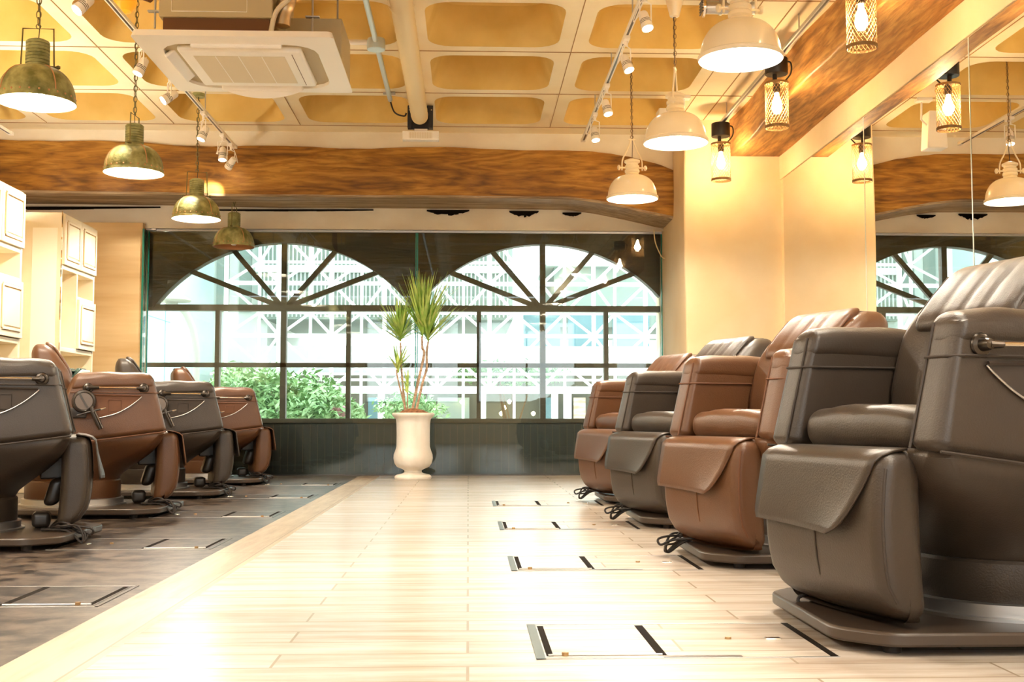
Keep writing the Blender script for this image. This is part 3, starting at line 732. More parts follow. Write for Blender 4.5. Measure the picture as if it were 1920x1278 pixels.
# ================================================================ PENDANT LAMPS
def chain(mb, x, y, z0, z1, link=.042, wire=.0028):
    n = int((z1 - z0) / (link * .78)); st = (z1 - z0) / n
    for k in range(n):
        c = z0 + st * (k + .5); pts = []
        for i in range(12):
            a = 2 * PI * i / 12; u = math.cos(a) * link * .26; v = math.sin(a) * link * .5
            pts.append((x + (u if k % 2 else 0), y + (0 if k % 2 else u), c + v))
        mb.tube(pts, wire, 5, closed=True)
def pendant(style, x, y, z, label, group, rot=0, top=CEIL, lit=True, tilt=0):
    t = thing('pendant_lamp', label, 'pendant lamp', (x, y, z), rot, group)
    r = .193; cream = style == 'cream'
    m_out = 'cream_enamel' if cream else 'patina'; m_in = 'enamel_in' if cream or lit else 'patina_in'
    dh = .165
    prof = []
    for k in range(15):
        a = PI / 2 * k / 14; prof.append((.052 + (r - .052) * math.cos(a) ** .9 if k < 14 else .052, dh * math.sin(a)))
    out = [(r + .008, -.006), (r + .012, .0), (r + .012, .014), (r + .002, .020)] if cream else [(r + .003, -.004), (r + .004, .006), (r, .012)]
    shell = [(p[0], p[1] + .018) for p in prof]
    sh = MB().lathe(out + shell, 48, caps=False).build('shade', m_out, t, sharp=50, fix=False)
    inn = MB().lathe([(r + out[0][0] - r - .001, out[0][1])] + [(p[0] - .006, p[1] + .010) for p in prof] + [(0, dh + .01)], 48, caps=False).build('shade_lining', m_in, sh, sharp=60, fix=False)
    nz = dh + .016
    if cream:
        nk = [(.053, nz), (.056, nz + .01), (.050, nz + .02), (.058, nz + .03), (.058, nz + .045), (.05, nz + .055), (.056, nz + .065), (.056, nz + .08), (.046, nz + .09), (.050, nz + .10),
              (.062, nz + .108), (.062, nz + .122), (.045, nz + .130), (.02, nz + .14), (0, nz + .141)]
    else:
        nk = [(.06, nz - .004)]
        for k in range(8):
            zz = nz + .004 + k * .0175; nk += [(.060, zz), (.060, zz + .010), (.055, zz + .012), (.055, zz + .015)]
        nk += [(.05, nz + .145), (.03, nz + .153), (0, nz + .154)]
    MB().lathe(nk, 28).build('socket_housing', m_out, t, sharp=30)
    if not cream:
        rv = MB()
        for k in range(26):
            a = 2 * PI * k / 26; rv.lathe([(.006, 0), (.005, .003), (0, .005)], 6, Matrix.Rotation(a, 4, 'Z') @ Matrix.Translation((r - .001, 0, .026)) @ Matrix.Rotation(PI / 2, 4, 'Y'))
        for q in range(4):
            a = PI / 4 + q * PI / 2
            rv.tube([((p[0] + .001) * math.cos(a), (p[0] + .001) * math.sin(a), p[1] + .018) for p in prof[1:]], .0035, 5)
        rv.build('rivet_band', 'patina_in', sh)
        kz = nz + .01
        bk = MB(); bk.tube([(-.085, 0, kz - .012), (-.078, 0, kz + .20), (.078, 0, kz + .20), (.085, 0, kz - .012)], .0045, 6)
        bk.build('bracket', 'chain_metal', t)
        for sx in (-1, 1):
            MB().tube([(sx * .055, 0, kz), (sx * .105, 0, kz - .004)], .0055, 8).build('wing_screw', 'chain_metal', t)
            MB().lathe([(.0, -.012), (.011, -.006), (.011, .006), (0, .012)], 10, Matrix.Translation((sx * .106, 0, kz - .004))).build('wing_knob', 'chain_metal', t)
        hz = kz + .20
    else:
        kz = nz + .065
        bk = MB()
        for sx in (-1, 1):
            bk.tube(smooth_path([(sx * .082, 0, kz - .02), (sx * .078, 0, kz + .06), (sx * .045, 0, kz + .13), (sx * .016, 0, kz + .20), (sx * .012, 0, kz + .235)], 5), .0062, 7)
        bk.tube([(-.028, 0, kz + .225), (.028, 0, kz + .225)], .006, 8)
        bk.build('bracket', 'cream_enamel', t)
        for sx in (-1, 1):
            MB().tube([(sx * .055, 0, kz), (sx * .098, 0, kz)], .007, 8).build('wing_screw', 'cream_enamel', t)
            MB().lathe([(.019, 0), (.021, .004), (.021, .014), (.012, .02), (0, .02)], 12, Matrix.Translation((sx * .098, 0, kz)) @ Matrix.Rotation(sx * PI / 2, 4, 'Y')).build('wing_knob', 'cream_enamel', t)
        hz = kz + .235
    ch = MB(); zt_ = top - z - .02
    ch.tube([(.012 * math.cos(a), 0, hz + .012 + .012 * math.sin(a)) for a in [2 * PI * i / 14 for i in range(14)]], .003, 5, closed=True)
    chain(ch, 0, 0, hz + .02, zt_ - .0, link=.034 if cream else .045, wire=.0022 if cream else .003)
    ch.build('chain', 'cage_metal' if cream else 'chain_metal', t)
    MB().tube(smooth_path([(0, 0, nz + .13), (.006, .004, hz + .05), (-.005, .004, (hz + zt_) / 2), (.004, .003, zt_)], 5), .0024, 6).build('cable', 'rubber', t)
    if cream and top <= CEIL: MB().lathe([(.022, zt_ - .14), (.03, zt_ - .135), (.062, zt_ - .01), (.064, zt_ + .02)], 28).build('canopy', 'cream_enamel', t)
    else: MB().lathe([(.05, zt_ - .01), (.052, zt_ + .02)], 24).build('canopy', 'patina', t)
    bm2 = MB().lathe([(0, .012), (.02, .015), (.036, .035), (.04, .055), (.034, .078), (.018, .10), (.016, .15)], 20)
    bo = bm2.build('bulb', 'bulb_white' if lit else 'enamel_in', t)
    if lit:
        l = light('pendant_light', 'SPOT', (0, 0, .030), PEND_W, (1.0, .89, .73), parent=t, shadow_soft_size=.05, spot_size=math.radians(172), spot_blend=.35)
        l2 = light('shade_light', 'POINT', (0, 0, .058), PEND_W * .12, (1.0, .88, .70), parent=t, shadow_soft_size=.045)
    return t
for y, x, lab in ((5.52, 1.31, 'large cream domed pendant lamp nearest the viewer, upper right'), (7.24, 1.30, 'cream domed pendant lamp between the nearest and the farthest cream lamps'),
                  (9.13, 1.29, 'small-looking cream domed pendant lamp in front of the arched timber beam')):
    pendant('cream', x, y, 2.29, lab, 'cream pendant lamps over the right chairs', rot=1.2 if y > 6 and y < 8 else 0.1, top=CEIL + (.29 if y > 9 else 0))
for y, z, lab, lit, rot in ((6.1, 2.20, 'large lit green patina pendant lamp at the upper left corner', 1, .05), (7.88, 2.205, 'lit green patina pendant lamp second from the left, beside the track rail', 1, 1.5),
                       (9.7, 2.205, 'lit green patina pendant lamp glowing against the timber beam', 1, .1)):
    pendant('green', -2.25, y, z, lab, 'green patina pendant lamps over the left chairs', rot=rot, lit=lit, top=CEIL + (.29 if z > 2.2 and 7 < y < 8 else 0))
pendant('green', -2.25, 11.25, 2.20, 'unlit green patina pendant lamp in front of the left arched window', 'green patina pendant lamps over the left chairs', rot=1.5, lit=False, top=2.72)
# more pendants continuing both rows, unseen, added to brighten the room
for y, q in ((3.7, 'first'), (1.9, 'second'), (0.1, 'third')):
    pendant('cream', 1.31, y, 2.29, 'cream domed pendant lamp, %s one added out of view for fill light' % q, 'cream pendant lamps over the right chairs')
    pendant('green', -2.25, y + .6, 2.20, 'green patina pendant lamp, %s one added out of view towards the viewer as fill' % q, 'green patina pendant lamps over the left chairs')

# ================================================================ TRACKS AND SPOTS
def track(x, y0, y1, z, label, rods, wmat='white_paint'):
    t = MB().box(x - .017, x + .017, y0, y1, z, z + .022).build('track_rail', wmat); tag(t, label, 'track rail')
    MB().box(x - .007, x + .007, y0 + .01, y1 - .01, z - .0015, z + .001).build('track_slot', 'gunmetal', t)
    MB().rbox(x - .022, x + .022, y1 - .05, y1 + .012, z - .004, z + .026, .004).build('end_cap', wmat, t)
    for y in rods: MB().tube([(x, y, z + .02), (x, y, CEIL)], .005, 6).build('hanging_rod', 'steel_brushed', t)
    return t
track(-2.17, 2.0, 10.83, 3.06, 'white track light rail above the green pendant lamps', (2.88, 5.12, 8.48, 9.6))
track(1.05, 2.0, 10.62, 3.10, 'white track light rail beside the cream pendant lamps', (2.88, 5.12, 7.36, 8.48, 9.6))
track(2.20, 2.0, 10.05, 3.12, 'grey track rail along the right timber beam carrying the cage lamps', (3.0, 5.4, 7.6, 9.8), 'steel_brushed')
track(-4.03, 2.0, 10.35, 3.05, 'short visible end of a white track rail at the left picture edge', (4.0, 8.48))
def spot(x, y, zr, label, group, tgt, drop=.18, pw=SPOT_W):
    t = thing('track_spotlight', label, 'spotlight', (x, y, zr), 0, group)
    MB().rbox(-.02, .02, -.055, .055, -.028, -.002, .005).build('adapter', 'white_plastic', t)
    MB().lathe([(.012, -.06), (.012, -.025)], 12).build('stem', 'white_plastic', t)
    d = (Vector(tgt) - Vector((x, y, zr - drop))).normalized(); q = d.to_track_quat('-Z', 'Y').to_matrix().to_4x4(); M = Matrix.Translation((0, 0, -drop)) @ q
    side = (M.to_3x3() @ Vector((1, 0, 0)))
    yk = MB(); c = Vector((0, 0, -drop))
    yk.tube([c + side * .041, c + side * .041 + Vector((0, 0, drop - .07)), Vector((0, 0, -.058)) , c - side * .041 + Vector((0, 0, drop - .07)), c - side * .041], .005, 6)
    yk.build('yoke', 'white_plastic', t)
    hd = MB().lathe([(0, .066), (.023, .065), (.028, .056), (.031, .016), (.037, -.050), (.036, -.056), (.032, -.056), (.031, -.043)], 24, M, caps=False).build('lamp_head', 'white_plastic', t, sharp=40, fix=False)
    MB().lathe([(0, -.042), (.032, -.042)], 20, M, caps=False).build('lens', 'lens_glow', hd)
    vn = MB()
    for k in range(3): vn.lathe([(.0327 + k * .0010, .006 - k * .011), (.0332 + k * .0010, .002 - k * .011)], 24, M, caps=False)
    vn.build('cooling_slot', 'gunmetal', hd)
    cb = MB().tube(smooth_path([(0, .04, -.02), (side.x * .03, .07, -.06), (side.x * .07, .07, -drop + .02), tuple(c + d * -.08)], 6), .0035, 6); cb.build('cable', 'white_plastic', t)
    l = light('spot_light', 'SPOT', c + d * .050, pw, (1.0, .89, .75), parent=t, shadow_soft_size=.03, spot_size=math.radians(46), spot_blend=.6)
    l.rotation_mode = 'QUATERNION'; l.rotation_quaternion = d.to_track_quat('-Z', 'Y')
ZL, ZR_ = 3.06, 3.10
spot(-2.17, 6.55, ZL, 'white track spotlight at the top left, pointing down left', 'spotlights on the left track', (-3.2, 5.6, 1.4))
spot(-2.17, 7.72, ZL, 'white track spotlight just left of the ceiling air conditioner corner', 'spotlights on the left track', (-2.9, 7.2, 1.0))
spot(-2.17, 8.45, ZL, 'white track spotlight pointing left, below the air conditioner corner', 'spotlights on the left track', (-3.4, 7.7, 1.8))
spot(-2.17, 9.55, ZL, 'white track spotlight turned to the window, third from the end of the left track', 'spotlights on the left track', (-2.9, 9.0, .8))
spot(-2.17, 10.30, ZL, 'white track spotlight second from the end of the left track, facing down', 'spotlights on the left track', (-2.1, 9.7, .6))
spot(-2.17, 10.66, ZL, 'white track spotlight at the very end of the left track, lighting the beam', 'spotlights on the left track', (-2.5, 11.0, 2.55), pw=SPOT_W * .4)
spot(1.05, 6.82, ZR_, 'white track spotlight on the right track, closest to the viewer', 'spotlights on the right track', (1.5, 5.9, .6))
spot(1.05, 7.66, ZR_, 'lit white track spotlight on the right track left of the middle cream lamp', 'spotlights on the right track', (1.7, 6.9, .8))
spot(1.05, 8.78, ZR_, 'white track spotlight on the right track, third from the viewer', 'spotlights on the right track', (1.5, 8.0, .5))
spot(1.05, 9.62, ZR_, 'lit white track spotlight nearest the beam on the right track', 'spotlights on the right track', (1.3, 8.9, .6))
for y, q in ((4.6, 'first'), (2.6, 'second')):  # extra spots beyond the view, added to brighten the room
    spot(-2.17, y, ZL, 'white spotlight on the left track, %s one added out of view for more light' % q, 'spotlights on the left track', (-1.6, y - .4, 0))
    spot(1.05, y, ZR_, 'white spotlight on the right track, %s one added out of view for more light' % q, 'spotlights on the right track', (.3, y - .4, 0))

am = at(232, 2, 7.6)
ag = thing('amber_glass_pendant', 'small amber glass ball glowing behind the second green lamp chain, top left', 'pendant lamp', tuple(am))
MB().lathe([(0, -.085), (.05, -.07), (.08, -.03), (.085, .0), (.075, .05), (.04, .085), (.02, .10)], 24).build('glass_ball', 'orange_glass', ag)
MB().tube([(0, 0, .09), (0, 0, CEIL - am.z + .2)], .004, 6).build('cord', 'rubber', ag)

# ================================================================ CAGE LAMPS ON THE RIGHT TRACK
def cage(y, label):
    x, zt_ = 2.19, 3.12
    t = thing('cage_lamp', label, 'cage lamp', (x, y, zt_), 0, 'wire cage lamps along the timber beam')
    MB().lathe([(.078, -.115), (.080, -.112), (.080, -.004), (.078, 0)], 32).build('canopy', 'black_metal', t)
    tb = MB(); tb.tube([(-.012, 0, -.165), (-.012, 0, -.11)], .016, 10); tb.build('stem', 'black_metal', t)
    MB().tube(smooth_path([(.05, 0, -.02), (.10, -.01, -.03), (.105, 0, -.10), (.06, 0, -.16), (.03, 0, -.175)], 6), .006, 6).build('cable', 'rubber', t)
    r = .082; z0, z1 = -.505, -.178
    MB().lathe([(.086, z1 - .012), (.086, z1 + .004), (.03, z1 + .006), (0, z1 + .006)], 32, caps=False).build('top_ring', 'cage_metal', t)
    MB().lathe([(.081, z0), (.086, z0), (.086, z0 + .02), (.081, z0 + .02)], 32, caps=False).build('bottom_ring', 'cage_metal', t)
    cg = MB(); H = z1 - z0; ns = 22
    for dr in (-1, 1):
        for k in range(ns):
            a0 = 2 * PI * k / ns; pts = []
            for i in range(15):
                q = i / 14; a = a0 + dr * q * 2.55; pts.append((r * math.cos(a), r * math.sin(a), z0 + q * H))
            cg.tube(pts, .0015, 3, caps=False)
    cg.build('wire_cage', 'cage_metal', t, sharp=80, fix=False)
    MB().lathe([(.022, -.25), (.026, -.245), (.026, -.19), (.018, -.18)], 18).build('socket', 'black_metal', t)
    MB().lathe([(0, -.40), (.02, -.395), (.033, -.37), (.036, -.345), (.030, -.31), (.017, -.275), (.014, -.25)], 18).build('bulb', 'bulb_warm', t)
    l = light('cage_light', 'POINT', (0, 0, -.345), CAGE_W, WARM, parent=t, shadow_soft_size=.04)
cage(10.0, 'wire cage lamp with black canopy nearest the pillar, end of the timber beam')
cage(8.15, 'wire cage lamp with black canopy hanging in the middle of the timber beam')
cage(6.35, 'wire cage lamp cut off by the top picture edge, closest of the cage lamps')
cage(4.5, 'wire cage lamp along the timber beam, added out of view for fill light')  # extra cage lamp, never in view, added for brightness

# ================================================================ AIR CONDITIONER, DUCT, CONDUIT
ac = thing('ceiling_air_conditioner', 'white square cassette air conditioner hung below the waffle ceiling', 'air conditioner', (-1.28, 6.80, 2.615))
S = .545
ring = MB()
o1 = rr_ring(-S, S, -S, S, .03, 0, 4); o2 = rr_ring(-S + .01, S - .01, -S + .01, S - .01, .03, .035, 4); i1 = rr_ring(-S + .115, S - .115, -S + .115, S - .115, .16, -.008, 4); i2 = rr_ring(-S + .12, S - .12, -S + .12, S - .12, .15, .04, 4)
ring.loft([o2, o1, i1, i2], caps=False); ring.add(o2, [tuple(range(len(o2)))])
ring.build('panel_frame', 'white_plastic', ac, sharp=25)
cp = MB(); cp.rbox(-.345, .345, -.345, .345, -.022, .02, .02, k=3); cp.build('centre_panel', 'white_plastic', ac)
gr = MB(); gr.box(-.27, .24, -.26, .26, -.0235, -.02); go = gr.build('intake_grille', 'ac_grille', ac)
gl = MB()
for k in range(3): gl.box(-.15 + k * .13, -.145 + k * .13, -.26, .26, -.0245, -.023)
gl.build('grille_rib', 'white_plastic', go)
MB().box(.285, .288, -.30, .30, -.0235, -.021).build('panel_gap', 'ac_foam', ac)
MB().box(-.43, .43, -.43, .43, .012, .03).build('outlet_recess', 'ac_body', ac)
for k in range(4):
    Mx = Matrix.Rotation(k * PI / 2, 4, 'Z')
    if k == 1:
        pr = MB(); n = 16
        for i in range(n + 1):
            q = i / n; xx = -.26 + .52 * q; d = .065 * math.sin(PI * q) ** .7
            pr.v += [(xx, .43, .0), (xx, .45 + d * .35, -.002 - d * .9), (xx, .458 + d * .35, .004 - d * .9), (xx, .44, .010)]
        for i in range(n):
            a = i * 4; b = a + 4
            for j in range(4): pr.f.append((a + j, b + j, b + (j + 1) % 4, a + (j + 1) % 4))
        pr.build('louvre', 'white_plastic', ac)
    else:
        MB().rbox(-.25, .25, -.012, .012, -.035, .035, .011, k=3).build('louvre', 'white_plastic', ac).matrix_local = Mx @ Matrix.Translation((0, -.405 if k != 1 else 0, -.0)) @ Matrix.Rotation(math.radians(-50), 4, 'X')
MB().box(-.40, .18, -.42, .30, .04, .14).build('foam_gasket', 'ac_foam', ac)
bd = MB().box(-.42, .20, -.44, .32, .14, .44).build('unit_body', 'ac_body', ac, bevel=.006)
pn = MB(); pn.tube([(-.35, -.442, .40), (-.35, -.442, .17), (.06, -.442, .17), (.06, -.442, .40)], .0025, 4); pn.build('body_seam', 'white_plastic', bd)
MB().box(-.50, .53, .02, .50, .035, .30).build('rear_housing', 'ac_body', ac, bevel=.006)
for sx, sy in ((-.46, -.36), (.40, -.30), (-.46, .40), (.46, .40)):
    rd = MB().tube([(sx, sy, .10), (sx, sy, CEIL - 2.615)], .006, 8).build('hanging_rod', 'steel_brushed', ac)
    b2 = MB(); b2.rbox(sx - .04, sx + .04, sy - .015, sy + .015, .19, .20, .004); b2.build('rod_bracket', 'steel_brushed', rd)
pw = MB(); pw.tube(smooth_path([(.27, -.35, .42), (.27, -.36, .30), (.25, -.37, .20), (.24, -.37, .11)], 6), [.055] * 6 + [.05] * 6 + [.045] * 6 + [.03], 14); pw.build('pipe_wrap', 'foil', ac)
MB().tube(smooth_path([(.36, -.42, .44), (.31, -.43, .28), (.22, -.43, .18), (.19, -.43, .06)], 6), .014, 10).build('drain_hose', 'ac_grille', ac)
MB().tube(smooth_path([(-.62, -.2, CEIL - 2.615), (-.62, -.22, .42), (-.58, -.28, .34), (-.50, -.30, .30)], 6), .035, 12).build('cooling_pipe', 'ac_foam', ac)

dct = MB(); n = 130; yy0, yy1 = 1.0, 9.88
pr = []
for k in range(n + 1):
    pr.append((.070 + (.0035 if k % 2 else 0), yy0 + (yy1 - yy0) * k / n))
dct.lathe(pr + [(.06, yy1 + .02)], 28, Matrix.Translation((-.42, 0, CEIL - .128)) @ Matrix.Rotation(-PI / 2, 4, 'X'))
dd = dct.build('ventilation_duct', 'duct_cream'); tag(dd, 'round cream spiral duct running along the ceiling to the beam', 'duct')
for y in (3, 5, 7.1, 9.2): MB().lathe([(.086, 0), (.086, .02)], 28, Matrix.Translation((-.42, y, CEIL - .128)) @ Matrix.Rotation(-PI / 2, 4, 'X'), caps=False).build('pipe_strap', 'duct_cream', dd)
p0 = at(765, 202, 10.02); p1 = at(812, 243, 10.02)
br = MB(); br.box(p0.x, p0.x + .035, 9.95, 10.02, p1.z, p0.z); br.box(p1.x - .035, p1.x, 9.95, 10.02, p1.z, p0.z); br.box(p0.x, p1.x, 10.0, 10.03, p1.z, p0.z - .02)
br.box(p0.x, p1.x, 10.0, 10.03, p0.z - .02, CEIL)
bo = br.build('duct_bracket', 'black_metal'); tag(bo, 'black metal bracket at the end of the cream duct', 'bracket')
for px in (768, 809):
    s_ = at(px, 206, 9.945); MB().lathe([(.006, 0), (0, .004)], 8, Matrix.Translation(s_) @ Matrix.Rotation(PI / 2, 4, 'X')).build('screw', 'chrome', bo)
q0 = at(755, 247, 9.98); q1 = at(823, 264, 9.98)
gv = MB().rbox(q0.x, q1.x, 9.94, 10.02, q1.z, q0.z, .004).build('air_grille', 'white_plastic'); tag(gv, 'small white air grille box under the black duct bracket', 'grille')
gs = MB()
for k in range(22):
    xx = q0.x + .06 + (q1.x - q0.x - .12) * k / 21; gs.box(xx - .002, xx + .002, 9.936, 9.942, q1.z + .012, q0.z - .012)
gs.build('grille_slats', 'ac_grille', gv)
MB().box(q0.x + .10, q1.x - .10, 9.99, 10.01, q0.z - .01, p1.z).build('support', 'white_plastic', gv)

cd = MB(); cd.tube([(-.66, 1.5, CEIL - .035), (-.66, 9.70, CEIL - .035)], .020, 12); co = cd.build('conduit_pipe', 'conduit'); tag(co, 'pale blue-grey conduit pipe along the ceiling with a round junction box', 'conduit')
MB().lathe([(.06, -.06), (.065, -.056), (.065, 0), (.06, .02)], 24, Matrix.Translation((-.66, 8.20, CEIL - .03))).build('junction_box', 'conduit', co)
MB().tube([(-.72, 8.20, CEIL - .035), (-1.15, 8.20, CEIL - .035)], .020, 12).build('branch_pipe', 'white_plastic', co)
MB().box(-.71, -.61, 9.57, 9.60, CEIL - .02, CEIL - .006).build('pipe_clip', 'steel_brushed', co)
MB().tube(smooth_path([(-.66, 9.70, CEIL - .04), (-.63, 9.82, CEIL - .11), (-.56, 9.98, CEIL - .10), (-.54, 9.99, CEIL - .07)], 6), .007, 6).build('cable', 'rubber', co)
# duct stub with a louvred cap near the right lamps
vx, vy, vz = at(1318, 14, 7.3)
vb = thing('duct_vent_cap', 'silver round louvred vent cap on a short pipe beside the nearest cream lamp', 'vent', (vx, vy, vz))
MR = Matrix.Rotation(PI / 2, 4, 'Y')
MB().lathe([(.040, .02), (.062, .01), (.062, -.005), (.052, -.01)], 24, MR).build('cap', 'chrome', vb)
for k in range(5): MB().box(-.014, -.008, -.05, .05, -.04 + k * .018, -.032 + k * .018).build('louvre', 'gunmetal', vb)
MB().lathe([(.042, .02), (.042, .10), (.048, .105), (.048, .12), (.042, .125), (.042, .34)], 24, MR).build('pipe', 'steel_brushed', vb)
MB().tube([(.30, 0, .03), (.30, 0, CEIL - vz)], .006, 6).build('hanging_rod', 'steel_brushed', vb)
# white box hanging between the lamps, seen in the mirror
hb = thing('hanging_speaker', 'white box speaker hanging from the ceiling, seen in the mirror beyond the cage lamps', 'speaker', (1.66, 9.72, 2.84))
MB().rbox(-.09, .09, -.08, .08, 0, .32, .012, de=lambda x, y, z: (x * (1 - .25 * (z / .32)), y, z)).build('cabinet', 'white_plastic', hb)
MB().tube([(.07, -.03, .2), (.14, -.08, .24), (.14, -.10, CEIL - 2.84)], .009, 8).build('hanging_rod', 'white_plastic', hb)
MB().rbox(.06, .19, -.14, -.06, CEIL - 2.84 - .03, CEIL - 2.84, .004).build('ceiling_plate', 'white_plastic', hb)
# loose wire by the pillar top
wr = MB().tube(smooth_path([at(1226, 430, 11.45), at(1229, 455, 11.45), at(1240, 480, 11.45), (XP - .002, 11.45, at(1242, 484, 11.45).z)], 6), .006, 6).build('loose_wire', 'duct_cream'); tag(wr, 'thin cream wire dangling from the lintel beside the pillar', 'wire')

# ================================================================ FLOOR HATCHES
def hatch(x0, x1, y0, y1, side, label, group):
    t = thing('floor_hatch', label, 'floor hatch', ((x0 + x1) / 2, (y0 + y1) / 2, 0), 0, group)
    w_, d_ = (x1 - x0) / 2, (y1 - y0) / 2; s = side
    lidm = 'floor_light' if s > 0 else 'floor_dark'; edge = 'gunmetal'
    MB().box(-w_ + .02, w_ - .02, -d_ + .012, d_ - .012, -.01, .0015).build('lid', lidm, t)
    f = MB(); z = .0022
    f.box(-w_, w_, d_ - .006, d_, -.01, z - .0006); f.box(-w_, w_, -d_, -d_ + .006, -.01, z - .0006); f.build('hatch_frame', 'steel_brushed', t)
    MB().box(-s * w_ - .0, -s * (w_ - .022), -d_, d_, -.01, z).build('hatch_edge', 'hatch_metal' if s > 0 else 'steel_brushed', t) if s > 0 else MB().box(w_ - .010, w_, -d_, d_, -.01, z).build('hatch_edge', 'gunmetal', t)
    MB().box(*sorted((-s * (w_ - .026), -s * (w_ - .042))), -d_ + .03, d_ - .03, -.01, z).build('slot', 'shadow_slot_dark', t)
    xm = -s * w_ * .16
    MB().box(xm - .011, xm + .011, -d_ + .03, d_ - .03, -.01, z).build('slot', 'shadow_slot_dark', t)
    MB().box(*sorted((s * (w_ - .002), s * (w_ - .02))), -d_ + .006, d_ - .006, -.01, z).build('slot', 'shadow_slot_dark', t)
    MB().box(*sorted((xm, s * w_ * .36)), -d_ + .006, -d_ + .026, -.01, z + .0003).build('hinge_plate', 'gunmetal', t)
    MB().tube([(xm - s * .0, -d_ + .034, .003), (-s * (w_ - .03), -d_ + .034, .003)], .003, 6).build('hinge_rod', 'steel_brushed', t)
    MB().rbox(s * w_ * .72 - .02, s * w_ * .72 + .02, -.012, .012, 0, .004, .002).build('latch', 'chrome', t)
    MB().lathe([(.009, 0), (.008, .007), (0, .008)], 10, Matrix.Translation((s * w_ * .40, .0, .0))).build('knob', 'cage_metal', t)
    MB().lathe([(.009, 0), (.008, .010), (0, .011)], 10, Matrix.Translation((-s * (w_ - .07), -d_ + .034, .0))).build('knob', 'cage_metal', t)
nm = ['beside the nearest dark chair', 'beside the nearest brown chair of the right row', 'beside the second dark chair of the right row', 'beside the farthest brown chair of the right row']
for k, (ya, yb) in enumerate(((2.77, 3.23), (4.36, 4.82), (5.95, 6.42), (7.55, 8.02))):
    hatch(.16, .875, ya, yb, 1, 'flush metal-framed hatch in the light floor ' + nm[k], 'hatches in the light floor')
nm2 = ['nearest the viewer, left of the light floor', 'in front of the leftmost cut-off dark chair', 'in front of the left brown chair with the dial', 'in front of the second dark left chair', 'near the far glass partition']
for k, (ya, yb) in enumerate(((3.58, 4.02), (5.12, 5.58), (6.74, 7.18), (8.32, 8.74), (9.9, 10.3))):
    hatch(-1.80, -1.10, ya, yb, -1, 'metal-edged hatch in the dark floor ' + nm2[k], 'hatches in the dark floor')

# ================================================================ URN AND PLANT
ux, uy = -.51, 10.95
sc_ = .62 / 124
def uz(py): return max(0, (896 - py) * sc_)
prof = [(.0, 0), (.165, 0), (.172, .012), (.168, .03), (.15, .042), (.10, .052), (.082, .062), (.080, .080), (.10, .092), (.15, .112), (.172, .145), (.182, .19), (.18, .225), (.165, .265), (.155, .30),
        (.154, .42), (.157, .52), (.162, .555), (.185, .575), (.197, .590), (.197, .603), (.188, .612), (.160, .612), (.150, .60), (.148, .57), (0, .57)]
ur = MB().lathe(prof, 48, Matrix.Identity(4)).build('urn_planter', 'urn_clay', loc=(ux, uy, 0), sharp=50); tag(ur, 'tall weathered white footed urn standing in front of the glass partition', 'planter')
so = MB(); ns = 26
for i in range(ns):
    for j in range(9):
        a = 2 * PI * i / ns; r = .148 * j / 8; so.v.append((r * math.cos(a), r * math.sin(a), .605 + .045 * (1 - (j / 8) ** 2) + random.uniform(-.006, .006)))
for i in range(ns):
    for j in range(8): a = i * 9 + j; b = ((i + 1) % ns) * 9 + j; so.f.append((a, b, b + 1, a + 1))
so.build('soil', 'soil', ur)
pt = thing('dracaena_plant', 'tall dracaena with spiky green leaf heads on thin bare stems growing in the urn', 'plant', (ux, uy, .60))
def pxz(px, py, dy=0):
    p = at(px, py, uy + dy); return (p.x - ux, dy, p.z - .60)
stems = [([(762, 770), (752, 735), (744, 700), (746, 690)], .009, .007, 0), ([(760, 772), (755, 720), (752, 680), (751, 642)], .012, .008, .05), ([(773, 770), (783, 720), (795, 665), (792, 652), (791, 630)], .014, .010, -.03),
         ([(780, 770), (793, 715), (800, 690), (800, 660), (803, 640)], .013, .009, .04), ([(765, 772), (764, 755), (764, 735)], .007, .005, -.05)]
st_o = []
for p, r0, r1, dy in stems:
    pts = smooth_path([pxz(a, b, dy * (i / max(1, len(p) - 1))) for i, (a, b) in enumerate(p)], 5); n = len(pts)
    MB().tube(pts, [r0 + (r1 - r0) * i / (n - 1) + .0012 * math.sin(i * 2.3) for i in range(n)], 8).build('stem', 'stem', pt)
def head(c, n, L, spread, seed, name='leaf_head', up=.5):
    rnd = random.Random(seed); m = MB()
    for i in range(n):
        az = rnd.uniform(0, 2 * PI); el = math.radians(rnd.uniform(90 - spread, 88)); ln = L * rnd.uniform(.65, 1.05)
        d = Vector((math.cos(az) * math.cos(el), math.sin(az) * math.cos(el), math.sin(el)))
        s_ = Vector((-math.sin(az), math.cos(az), 0)); base = Vector(c) + Vector((0, 0, rnd.uniform(-.0, .09)))
        w0 = rnd.uniform(.0070, .0105); sag = rnd.uniform(.02, .12) * ln * (1.4 - math.sin(el)); rows = 6; o = []
        for k in range(rows + 1):
            t_ = k / rows; p = base + d * ln * t_ + Vector((0, 0, -sag * t_ ** 2.2)); w_ = w0 * (1 - t_ ** 2.5) * (.7 + .6 * min(1, t_ * 4)) + .0004
            o += [p - s_ * w_, p + d.cross(s_) * -.0015, p + s_ * w_]
        fs = []
        for k in range(rows):
            a = k * 3; fs += [(a, a + 1, a + 4, a + 3), (a + 1, a + 2, a + 5, a + 4)]
        m.add(o, fs)
    return m.build(name, 'leaf', pt, fix=False, sharp=80)
head(pxz(792, 632, -.03), 105, .60, 40, 1); head(pxz(803, 640, .04), 75, .47, 62, 2); head(pxz(751, 640, .05), 85, .42, 78, 3); head(pxz(746, 700, 0), 26, .26, 60, 4); head(pxz(764, 738, -.05), 12, .16, 60, 5)

